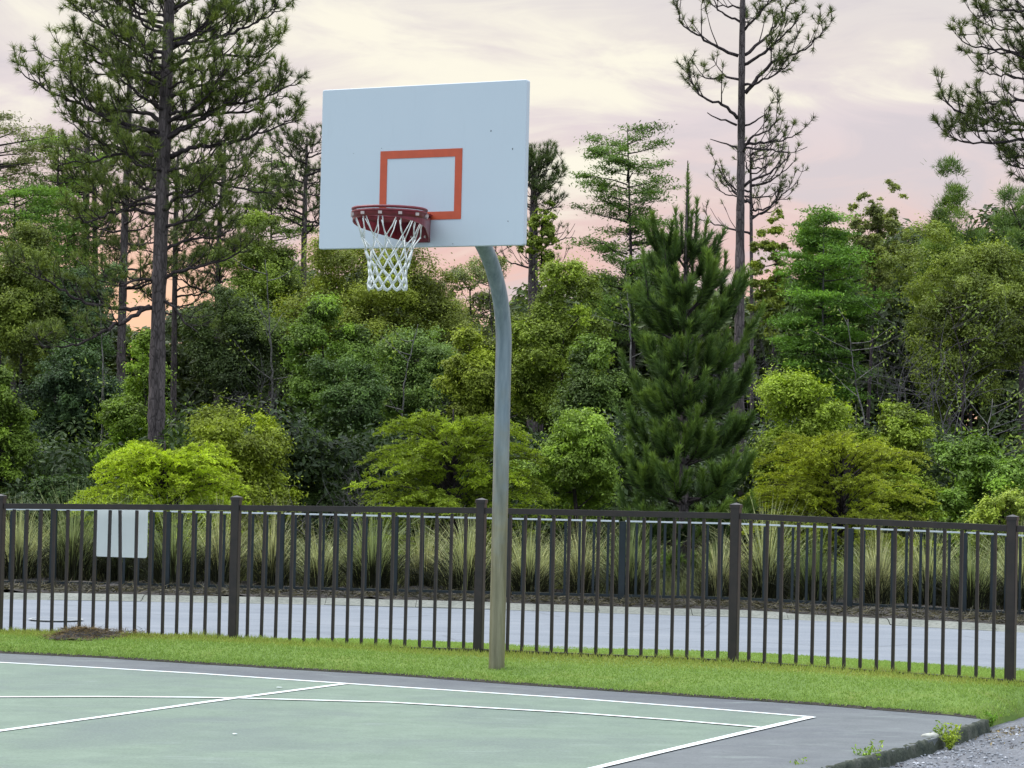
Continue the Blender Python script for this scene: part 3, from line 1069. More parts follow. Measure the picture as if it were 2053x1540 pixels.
def crown_tree(name, label, cat, x0, x1, yt, yb, D, col, n=14000, leaf=0.045, aspect=0.45, clumps=40, cr=0.30, flat=0.75, profile='round',
               trunk=0.05, depth=0.8, mat='leaf', bark='twig', group=None, sparse=0.0, trunk_px=None, up_bias=0.35, limb=True):
    ctr = at((x0 + x1) / 2, (yt + yb) / 2, D)
    rx = (x1 - x0) / 2 * D / FPX * 1.10
    rz = (yb - yt) / 2 * D / FPX
    ry = rx * depth
    tx = at(trunk_px or (x0 + x1) / 2, yb, D)
    foot = np.array([tx[0], D, -0.16])
    root = thing(name, foot, label, cat, group)
    # clump centres
    cs, rs = [], []
    k = 0
    wob = RNG.uniform(0, 6.28, 6)
    while len(cs) < clumps and k < clumps * 40:
        k += 1
        d = unit(RNG.normal(size=3))
        rho = RNG.uniform(0.35, 1.0) ** 0.6
        if profile == 'cone':
            h = RNG.uniform(0, 1) ** 1.25
            wid = (1 - h) ** 0.8 * (1 - 0.0 * h) + 0.06
            a = RNG.uniform(0, 2 * math.pi)
            r = RNG.uniform(0.3, 1.0) * wid
            p = np.array([math.cos(a) * r * rx, math.sin(a) * r * ry, (h * 2 - 1) * rz])
            rr = 1.2 * cr * rx * RNG.uniform(0.7, 1.2) * (0.45 + 0.75 * wid)
        elif profile == 'dome':
            if d[2] < -0.15:
                continue
            rho *= 0.92 + 0.16 * math.sin(4 * math.atan2(d[2], d[0]) + wob[0]) + 0.12 * math.sin(7 * math.atan2(d[2], d[0]) + wob[1])
            p = d * rho * np.array([rx, ry, 2 * rz]) - np.array([0, 0, rz])
            rr = 1.2 * cr * min(rx, rz * 1.5) * RNG.uniform(0.65, 1.3)
        else:
            rho *= 0.92 + 0.20 * math.sin(3 * math.atan2(d[2], d[0]) + wob[0]) + 0.14 * math.sin(5 * math.atan2(d[2], d[0]) + wob[1])
            p = d * rho * np.array([rx, ry, rz])
            rr = 1.2 * cr * min(rx, rz * 1.4) * RNG.uniform(0.65, 1.3)
        sc = max(0.0, 1 - rr * 0.75 / rx) if profile != 'cone' else 0.9
        p = p * np.array([sc, sc, 1 - min(0.5, rr * flat * 0.6 / rz)])
        cs.append(ctr + p)
        rs.append(rr)
    cs, rs = np.array(cs), np.array(rs)
    n = int(n * (3.4 if mat == 'leaf' else 1.6))
    wts = rs ** 2 / (rs ** 2).sum()
    cnt = np.maximum(20, (n * wts)).astype(int)
    cnt = (cnt * np.where(RNG.random(len(cnt)) < sparse, 0.25, 1.0)).astype(int)
    P, N, T = [], [], []
    for c, r, m in zip(cs, rs, cnt):
        k = int(RNG.integers(7, 12))
        sd = unit(RNG.normal(size=(k, 3)) + (c - ctr) / (np.linalg.norm(c - ctr) + 1e-6) * 0.5 + np.array([0, 0, up_bias]))
        sc_ = c + sd * (r * RNG.uniform(0.55, 1.0, (k, 1))) * np.array([1, 1, flat])
        sr = r * RNG.uniform(0.24, 0.50, k)
        st = np.clip(RNG.normal(0.5, 0.17) + RNG.normal(0, 0.10, k), 0, 1)
        q = RNG.choice(k, m, p=sr ** 2 / (sr ** 2).sum())
        d = unit(RNG.normal(size=(m, 3)) + np.array([0, 0, 0.45]))
        rad = sr[q] * np.clip(RNG.normal(0.80, 0.24, m), 0.1, 1.5)
        rad = np.where(RNG.random(m) < 0.13, rad + r * np.abs(RNG.normal(0, 0.42, m)), rad)
        P.append(sc_[q] + d * rad[:, None] * np.array([1, 1, max(flat, 0.6)]))
        N.append(d * 0.7 + sd[q] * 0.3 + np.array([0, 0, 0.6]) + RNG.normal(size=(m, 3)) * 0.5)
        T.append(np.clip(st[q] + RNG.normal(0, 0.14, m), 0, 1))
    a = Acc()
    P, N, T = np.concatenate(P), np.concatenate(N), np.concatenate(T)
    leaf = leaf * (0.60 if mat == 'leaf' else 0.74)
    if mat == 'needle':
        a.needles(P, N + RNG.normal(size=N.shape) * 0.6, leaf * 3.2, 0.014, T)
    else:
        a.leaves(P, N, leaf * RNG.uniform(0.6, 1.3, len(P)), aspect, T)
    a.build('crown', M[mat], root, color=col, origin=foot)
    if trunk:
        a = Acc()
        topz = ctr[2] + (rz * 0.75 if profile == 'cone' else rz * 0.25)
        ps = [foot - up * 0.2, foot + up * (topz - foot[2]) * 0.4 + RNG.normal(size=3) * 0.08 * np.array([1, 1, 0]), np.array([ctr[0] + RNG.normal() * 0.06, ctr[1], topz])]
        ps = resample(ps, 0.25)
        a.tube(ps, np.linspace(trunk, trunk * 0.3, len(ps)), 8)
        if limb:
            for c in cs[:: max(1, len(cs) // 10)]:
                j = int(np.clip(np.searchsorted(ps[:, 2], c[2] - np.hypot(*(c - ctr)[:2]) * RNG.uniform(0.4, 0.9)), 1, len(ps) - 1))
                if profile == 'cone':
                    j = int(np.clip(np.searchsorted(ps[:, 2], c[2] - 0.1), 1, len(ps) - 1))
                s = ps[j]
                mid = (s + c) / 2 + np.array([0, 0, -0.06]) + RNG.normal(size=3) * 0.06
                q = resample([s, mid, c], 0.15)
                a.tube(q, np.linspace(trunk * 0.3, 0.006, len(q)), 5)
        a.build('trunk', M[bark], root, True, origin=foot)
    return root


def tuft(acc, p, d, n, ln, spread=1.45, width=0.0085, t=0.5):
    d = unit(d)
    r = RNG.normal(size=(n, 3))
    per = unit(r - d * (r @ d)[:, None])
    a = RNG.uniform(0.12, spread, n)
    dv = d * np.cos(a)[:, None] + per * np.sin(a)[:, None]
    base = p - d * RNG.uniform(0, 0.07, n)[:, None]
    acc.needles(base, dv, ln * RNG.uniform(0.7, 1.15, n), width, np.clip(t + RNG.normal(0, 0.18, n), 0, 1))


def pine_branch(wood, fol, path, r0, leafy=1.0, nl=0.20, nn=26, sec=0.17, start=0.28, seclen=0.55):
    q = resample(path, 0.08)
    q[1:-1] += RNG.normal(size=(len(q) - 2, 3)) * 0.012
    rad = np.linspace(r0, 0.007, len(q))
    wood.tube(q, rad, 6)
    T = unit(np.gradient(q, axis=0))
    L = len(q) * 0.08
    if leafy <= 0:
        return
    s = start * len(q)
    side = 1
    while s < len(q) - 1:
        i = int(s)
        side = -side
        t = T[i]
        sd = unit(np.cross(t, up)) * side
        fr = i / len(q)
        d = unit(t * RNG.uniform(0.3, 0.9) + sd * RNG.uniform(0.2, 0.9) + up * RNG.uniform(0.1, 0.8))
        ln = seclen * RNG.uniform(0.45, 1.15) * (1.15 - 0.55 * fr)
        p0 = q[i]
        p1 = p0 + d * ln * 0.5
        p2 = p1 + unit(d + up * 0.55) * ln * 0.5
        qq = resample([p0, p1, p2], 0.06)
        wood.tube(qq, np.linspace(max(0.006, rad[i] * 0.5), 0.005, len(qq)), 4)
        tints = RNG.normal(0.45, 0.12)
        if RNG.random() < leafy:
            tuft(fol, p2, unit(p2 - p1), nn, nl, t=tints)
        for _ in range(RNG.integers(2, 6)):
            if RNG.random() > leafy:
                continue
            j = RNG.integers(len(qq) // 3, len(qq))
            dd = unit(d * 0.5 + up * RNG.uniform(0.1, 0.9) + RNG.normal(size=3) * 0.5)
            e = qq[j] + dd * RNG.uniform(0.08, 0.24)
            wood.tube([qq[j], (qq[j] + e) / 2 - up * 0.008, e], [0.006, 0.005, 0.0045], 4)
            tuft(fol, e, unit(dd + up * 0.3), nn, nl, t=tints)
        s += sec / 0.08 * RNG.uniform(0.6, 1.4)
    if RNG.random() < leafy:
        tuft(fol, q[-1], T[-1], nn + 6, nl)


def pine(name, label, D, trunk_px, branches, auto, col, nl=0.20, nn=26, group=None, bark='bark', sec=0.17):
    """trunk_px: (x, y, width px) from the foot up; branches: ([(x,y),...], depth offset at tip, leafy);
    auto: (n, y0, y1, length px at y0, length at y1) further limbs all round the stem"""
    foot = at(trunk_px[0][0], trunk_px[0][1], D)
    foot[2] = -0.16
    root = thing(name, foot, label, 'tree', group)
    stem = np.array([foot - up * 0.2] + [at(x, y, D) for x, y, w in trunk_px[0 if trunk_px[0][1] < 1000 else 1:]])
    wd = np.array([trunk_px[0][2] * 1.1] + [w for x, y, w in trunk_px[0 if trunk_px[0][1] < 1000 else 1:]]) * D / FPX / 2
    s = np.r_[0, np.cumsum(np.linalg.norm(np.diff(stem, axis=0), axis=1))]
    tt = np.arange(0, s[-1], 0.12)
    Q = np.stack([np.interp(tt, s, stem[:, k]) for k in range(3)], 1)
    for _ in range(6):
        Q[1:-1] = 0.25 * Q[:-2] + 0.5 * Q[1:-1] + 0.25 * Q[2:]
    rad = np.interp(tt, s, wd)
    ta = Acc()
    ta.tube(Q, rad * (1 + 0.05 * RNG.normal(size=len(Q))), 12)
    ta.build('trunk', M[bark], root, True, origin=foot)
    wood, fol = Acc(), Acc()
    for pts, dd, leafy in branches:
        P = []
        m = len(pts)
        for k, (x, y) in enumerate(pts):
            f = k / (m - 1)
            P.append(at(x, y, D + dd * f))
        L = sum(np.linalg.norm(np.diff(np.array(P), axis=0), axis=1))
        pine_branch(wood, fol, P, 0.012 + 0.013 * L, leafy, nl, nn, sec)
    n, ya, yb, la, lb = auto[:5]
    lf = auto[5] if len(auto) > 5 else 1.0
    for k in range(n):
        f = (k + RNG.random()) / n
        y = ya + (yb - ya) * f
        zc_ = at(trunk_px[-1][0], y, D)[2]
        j = int(np.clip(np.searchsorted(Q[:, 2], zc_), 1, len(Q) - 2))
        s0 = Q[j]
        a = RNG.uniform(0, 2 * math.pi)
        L = (la + (lb - la) * f) * D / FPX * RNG.uniform(0.6, 1.1)
        o = np.array([math.cos(a), math.sin(a), 0])
        P = [s0, s0 + o * L * 0.35 + up * L * RNG.uniform(-0.02, 0.16), s0 + o * L * 0.7 + up * L * RNG.uniform(0.0, 0.3), s0 + o * L + up * L * RNG.uniform(0.15, 0.5)]
        pine_branch(wood, fol, P, 0.010 + 0.014 * L, lf, nl, nn, sec)
    wood.build('branches', M['twig'], root, True, origin=foot)
    fol.build('needles', M['needle'], root, color=col, origin=foot)
    return root


# ------------------------------------------------------------------ the three tall pines in front of the wood
def X4(pts, ox, oy, s):
    return [(ox + x / s, oy + y / s) for x, y in pts]


PINE_COL = (0.047, 0.058, 0.019)
pine('pine_tree', 'tall broad pine with wide needled limbs, left of the backboard', 37.0,
     [(312, 1150, 36), (313, 860, 34), (318, 600, 30), (325, 400, 28), (332, 200, 26), (338, 60, 23), (342, -150, 17), (345, -400, 9), (346, -560, 3)],
     [([(330, 275), (235, 243), (165, 212), (110, 190), (35, 140)], -0.8, 1), ([(330, 250), (300, 225), (215, 220), (130, 135)], 0.6, 1),
      ([(327, 310), (250, 305), (170, 325), (110, 330)], -0.5, .8), ([(322, 393), (280, 400), (235, 430), (195, 480)], -0.6, .5),
      ([(300, 614), (255, 640), (210, 662), (170, 688), (130, 697), (68, 690)], -1.0, .75), ([(303, 617), (240, 622), (165, 605), (105, 570), (40, 540)], -0.7, 1),
      ([(307, 563), (280, 558), (240, 575), (190, 560)], -0.6, .8),
      ([(342, 273), (400, 240), (440, 213), (520, 200), (600, 165)], -0.5, 1), ([(345, 240), (420, 228), (500, 225), (575, 190)], 0.5, 1),
      ([(342, 315), (375, 297), (440, 290), (500, 275), (600, 240)], -0.9, 1), ([(340, 352), (420, 365), (480, 378), (560, 390)], -0.4, .8),
      ([(340, 100), (400, 60), (460, 20), (530, -30)], 0.3, 1), ([(342, 92), (430, 80), (500, 50), (570, 18)], -0.7, 1),
      ([(340, 130), (420, 110), (520, 115), (562, 85)], 0.7, 1), ([(335, 110), (250, 80), (180, 40), (140, 5)], -0.6, 1),
      ([(335, 170), (250, 150), (160, 110), (90, 130)], 0.4, 1), ([(338, 60), (240, 20), (150, -40)], 0.5, 1),
      ([(318, 598), (345, 610), (375, 650), (398, 668)], -0.4, .3), ([(325, 560), (370, 540), (440, 525), (500, 500)], -0.5, .9),
      ([(322, 500), (380, 480), (440, 475), (480, 450)], 0.5, .9), ([(325, 430), (250, 420), (180, 445), (130, 430)], -0.7, .9),
      ([(325, 455), (390, 440), (450, 400)], -0.8, .9), ([(330, 200), (400, 170), (470, 160), (530, 130)], -0.5, 1),
      ([(335, 20), (420, -10), (520, -60)], -0.3, 1), ([(335, 140), (280, 110), (215, 60)], -0.9, 1), ([(330, 225), (280, 190), (230, 150)], -0.9, 1)],
     (58, 440, -420, 215, 165), PINE_COL, 0.125, 38, sec=.10)

pine('pine_tree', 'tall thin pine with bare lower trunk and few ragged limbs, behind the young pine', 38.0,
     [(1478, 1150, 24), (1481, 800, 22), (1483, 590, 20), (1484, 440, 17), (1486, 300, 15.5), (1487, 150, 13.5), (1489, 0, 11), (1491, -150, 8), (1492, -300, 3)],
     [([(1480, 112), (1426, 90), (1403, 73), (1379, 61), (1361, 40), (1360, 22)], -0.3, .6), ([(1479, 238), (1466, 221), (1438, 204), (1417, 204), (1398, 187), (1387, 168), (1378, 140)], -0.3, 1),
      ([(1477, 251), (1445, 237), (1418, 226)], -0.2, 0), ([(1492, 252), (1520, 241), (1540, 229)], -0.2, 0), ([(1477, 295), (1450, 288), (1424, 279)], 0.2, 0),
      ([(1491, 296), (1538, 301), (1580, 305)], -0.3, .2), ([(1493, 290), (1545, 285), (1580, 280), (1600, 268)], 0.4, .45), ([(1491, 294), (1510, 270), (1545, 262), (1562, 240)], -0.4, .8),
      ([(1491, 374), (1504, 362), (1538, 349), (1560, 337), (1585, 309)], -0.4, .05),
      ([(1494, 187), (1520, 156), (1545, 125), (1597, 106), (1632, 84), (1656, 56)], -0.5, .9), ([(1494, 110), (1523, 87), (1554, 56), (1576, 19), (1597, 0)], 0.4, .9),
      ([(1492, 170), (1520, 168), (1557, 146), (1580, 130)], -0.5, 1), ([(1484, 44), (1460, 34), (1438, 19), (1426, -6)], 0.3, 1), ([(1490, 130), (1530, 110), (1570, 70), (1600, 40)], -0.6, .9),
      ([(1484, 160), (1450, 150), (1420, 160), (1400, 150)], 0.5, .9), ([(1493, 60), (1520, 30), (1550, -10)], -0.4, 1), ([(1486, 310), (1500, 280)], -0.3, 0)],
     (14, 60, -270, 95, 60), (0.034, 0.041, 0.018), 0.115, 36, sec=.15)

pine('pine_tree', 'tall pine reaching into view at the right edge with bare curved twigs', 36.0,
     [(2122, 1150, 34), (2122, 800, 30), (2125, 400, 25), (2128, 100, 20), (2130, -150, 15), (2131, -400, 6)],
     [([(2120, 21), (2053, 21), (1995, 21), (1953, 39)], -0.2, .6), ([(2122, 140), (2053, 114), (2021, 102), (1962, 110)], -0.3, .8), ([(2120, 120), (2053, 105), (1972, 96), (1936, 91), (1922, 72)], 0.2, .5),
      ([(2120, 205), (2053, 201), (1972, 208), (1927, 214)], -0.2, .6), ([(2120, 262), (2053, 248), (2005, 247), (1953, 234), (1920, 224), (1901, 213), (1889, 186)], -0.4, .75),
      ([(2120, 290), (2053, 279), (1988, 286), (1933, 286), (1894, 270)], -0.3, 1), ([(2120, 320), (2060, 313), (2020, 316)], 0, .2), ([(2120, 80), (2060, 60), (2000, 60), (1965, 45)], 0.4, .9),
      ([(2120, 170), (2060, 160), (2000, 150), (1965, 140)], 0.5, .9), ([(2120, 0), (2050, -15), (1990, -5)], 0.2, .9), ([(2120, 400), (2070, 380), (2025, 345)], 0.2, 1), ([(2120, 275), (2050, 262), (1980, 262), (1930, 262)], 0.5, 1)],
     (20, 380, -380, 150, 90), (0.032, 0.039, 0.017), 0.125, 40, sec=.115)


# ------------------------------------------------------------------ young pine in front of the wood
def young_pine():
    D = 31.0
    foot = at(1371, 1195, D)
    foot[2] = -0.14
    root = thing('young_pine', foot, 'dense dark green young pine with a pointed candle top behind the road', 'tree')
    tr = [foot - up * 0.2, at(1371, 1000, D), at(1372, 750, D), at(1375, 500, D), at(1379, 322, D)]
    s = resample(tr, 0.1)
    a = Acc()
    a.tube(s, np.interp(np.linspace(0, 1, len(s)), [0, 0.6, 1], [0.075, 0.035, 0.006]), 8)
    a.build('trunk', M['bark'], root, True, origin=foot)
    wood, fol = Acc(), Acc()

    def brush(q, dens=230, ln=0.15, t=0.5, frm=0.0):
        q = resample(q, 0.05)
        n = int(dens * 0.05 * len(q))
        k = RNG.uniform(frm * (len(q) - 1), len(q) - 1.001, n)
        i = k.astype(int)
        f = (k - i)[:, None]
        P = q[i] * (1 - f) + q[i + 1] * f
        T = unit(q[i + 1] - q[i])
        r = RNG.normal(size=(n, 3))
        per = unit(r - T * (r * T).sum(1)[:, None])
        an = RNG.uniform(0.25, 0.85, n)[:, None]
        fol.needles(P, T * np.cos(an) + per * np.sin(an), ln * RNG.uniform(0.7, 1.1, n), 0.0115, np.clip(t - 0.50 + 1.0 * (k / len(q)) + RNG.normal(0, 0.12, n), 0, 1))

    sc = D / FPX
    whorls = [(1165, 92, .2), (1090, 112, .25), (1010, 120, .35), (930, 124, .45), (848, 124, .5), (768, 118, .6), (692, 108, .75), (628, 92, 1.0), (580, 66, 1.2), (535, 32, 1.3)]
    for y, w, rise in whorls:
        c = at(1373, y, D)
        n = 12 if w > 100 else (7 if w > 80 else 5)
        a0 = RNG.uniform(0, 6)
        for k in range(n):
            a = a0 + k * 2 * math.pi / n + RNG.normal() * 0.2
            L = w * sc * RNG.uniform(0.55, 1.06)
            o = np.array([math.cos(a), math.sin(a), 0])
            P = [c + up * RNG.normal() * 0.05, c + o * L * 0.5 + up * L * rise * 0.32, c + o * L * 0.85 + up * L * rise * 0.75, c + o * L + up * L * (rise * 1.0 + 0.3)]
            q = resample(P, 0.06)
            wood.tube(q, np.linspace(0.016, 0.006, len(q)), 5)
            t = float(np.clip(RNG.normal(0.45, 0.13), 0, 1))
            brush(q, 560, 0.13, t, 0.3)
            m = max(2, int(L * 9))
            for j in range(m):
                i = int(len(q) * RNG.uniform(0.3, 0.95))
                i = min(i, len(q) - 2)
                sd = unit(np.cross(q[i + 1] - q[i], up)) * (1 if j % 2 else -1)
                d = unit(o * 0.5 + sd * RNG.uniform(0.2, 0.8) + up * RNG.uniform(0.3, 1.0))
                ln = RNG.uniform(0.18, 0.36) * (1.1 if w > 60 else 0.8)
                qq = [q[i], q[i] + d * ln * 0.6, q[i] + d * ln + up * ln * 0.3]
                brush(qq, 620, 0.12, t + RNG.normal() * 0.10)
    # candles at the top
    for x0, y0, x1, y1 in ((1376, 560, 1379, 352), (1362, 520, 1354, 420), (1390, 520, 1398, 400), (1340, 560, 1328, 462), (1408, 540, 1418, 440), (1300, 600, 1288, 500), (1445, 590, 1455, 505), (1368, 510, 1366, 430), (1384, 500, 1388, 425),
                           (1270, 650, 1258, 560), (1470, 640, 1484, 560)):
        dd = RNG.normal() * 0.25 * (abs(x0 - 1376) > 15)
        p0, p1 = at(x0, y0, D + dd), at(x1, y1, D + dd)
        wood.tube([p0, (p0 + p1) / 2, p1], [0.014, 0.010, 0.006], 5)
        brush([p0, (p0 + p1) / 2 + RNG.normal(size=3) * 0.01, p1], 520, 0.10, 0.5)
    p0, p1 = at(1379, 400, D), at(1379.5, 330, D)
    brush([p0, p1], 320, 0.045, 0.7)
    wood.build('branches', M['twig'], root, True, origin=foot)
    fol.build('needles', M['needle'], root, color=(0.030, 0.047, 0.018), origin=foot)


young_pine()


# ------------------------------------------------------------------ feathery young cypresses just behind the far fence
def cypress(label, x0, x1, yt, D, col, nb=70, seed=1, lean=0.0):
    rng = np.random.default_rng(seed)
    cx = (x0 + x1) / 2
    foot = at(cx, 1195, D)
    foot[2] = -0.14
    root = thing('cypress_tree', foot, label, 'tree', 'feathery young cypresses behind the far fence')
    W = (x1 - x0) / 2 * D / FPX
    top = at(cx, yt, D)[2]
    H = top - foot[2]
    wood, fol = Acc(), Acc()
    tp = resample([foot - up * 0.2, foot + up * H * 0.5 + np.array([0.04, 0, 0]), foot + up * H * 0.93], 0.1)
    ta = Acc()
    ta.tube(tp, np.linspace(0.045, 0.008, len(tp)), 8)
    ta.build('trunk', M['twig'], root, True, origin=foot)
    LP, LN, LT = [], [], []
    for b in range(nb):
        h = rng.uniform(0.12, 0.90)
        a = rng.uniform(0, 2 * math.pi)
        wid = math.sqrt(max(0.0, 1 - (max(0.0, h - 0.25) / 0.80) ** 2)) * (0.75 + 0.25 * min(1, h / 0.3))
        L = W * 1.12 * wid * rng.uniform(0.72, 1.06)
        o = np.array([math.cos(a), math.sin(a) * 0.9, 0])
        s = foot + up * H * h * 0.86
        rise = 0.25 + 0.75 * h
        P = [s, s + o * L * 0.4 + up * L * 0.42 * rise, s + o * L * 0.8 + up * L * 0.52 * rise, s + o * L + up * L * 0.42 * rise]
        P[-1][2] = min(P[-1][2], foot[2] + H * rng.uniform(0.93, 1.0))
        q = resample(P, 0.05)
        wood.tube(q, np.linspace(0.014, 0.003, len(q)), 4)
        bt = float(np.clip(rng.normal(0.5, 0.13), 0.1, 0.9))
        T = unit(np.gradient(q, axis=0))
        for i in range(int(len(q) * 0.25), len(q)):
            for sgn in (-1, 1):
                if rng.random() < 0.12:
                    continue
                sd = unit(np.cross(T[i], up)) * sgn
                fr = i / len(q)
                ln = 0.26 * rng.uniform(0.5, 1.1) * (1.15 - 0.5 * fr)
                d = unit(T[i] * 0.75 + sd * rng.uniform(0.3, 1.0) + up * rng.uniform(-0.1, 0.75))
                m = int(ln * 95)
                k = rng.uniform(0.05, 1.0, m)[:, None]
                base = q[i] + d * ln * k + np.array([0, 0, -0.06]) * k ** 2
                v2 = unit(np.cross(d, up) + rng.normal(size=3) * 0.3)
                off = rng.choice([-1, 1], m)[:, None] * v2 * rng.uniform(0.008, 0.028, m)[:, None]
                LP.append(base + off)
                LN.append(np.cross(v2, d)[None] + rng.normal(size=(m, 3)) * 0.5)
                LT.append(np.clip(bt + rng.normal(0, 0.14, m), 0, 1))
    P, N, T = np.concatenate(LP), np.concatenate(LN), np.concatenate(LT)
    fol.leaves(P, N, 0.026 * rng.uniform(0.7, 1.3, len(P)), 0.30, T)
    wood.build('branches', M['twig'], root, True, origin=foot)
    fol.build('foliage', M['leaf'], root, color=col, origin=foot)


cypress('bright yellow-green feathery cypress below the big left pine', 165, 480, 862, 32.0, (0.125, 0.145, 0.016), 130, 5)
cypress('olive-green feathery cypress directly behind the hoop pole', 715, 1085, 792, 32.5, (0.080, 0.096, 0.014), 160, 6)
cypress('golden-olive feathery cypress to the right of the young pine', 1500, 1865, 838, 32.0, (0.104, 0.110, 0.018), 160, 8)

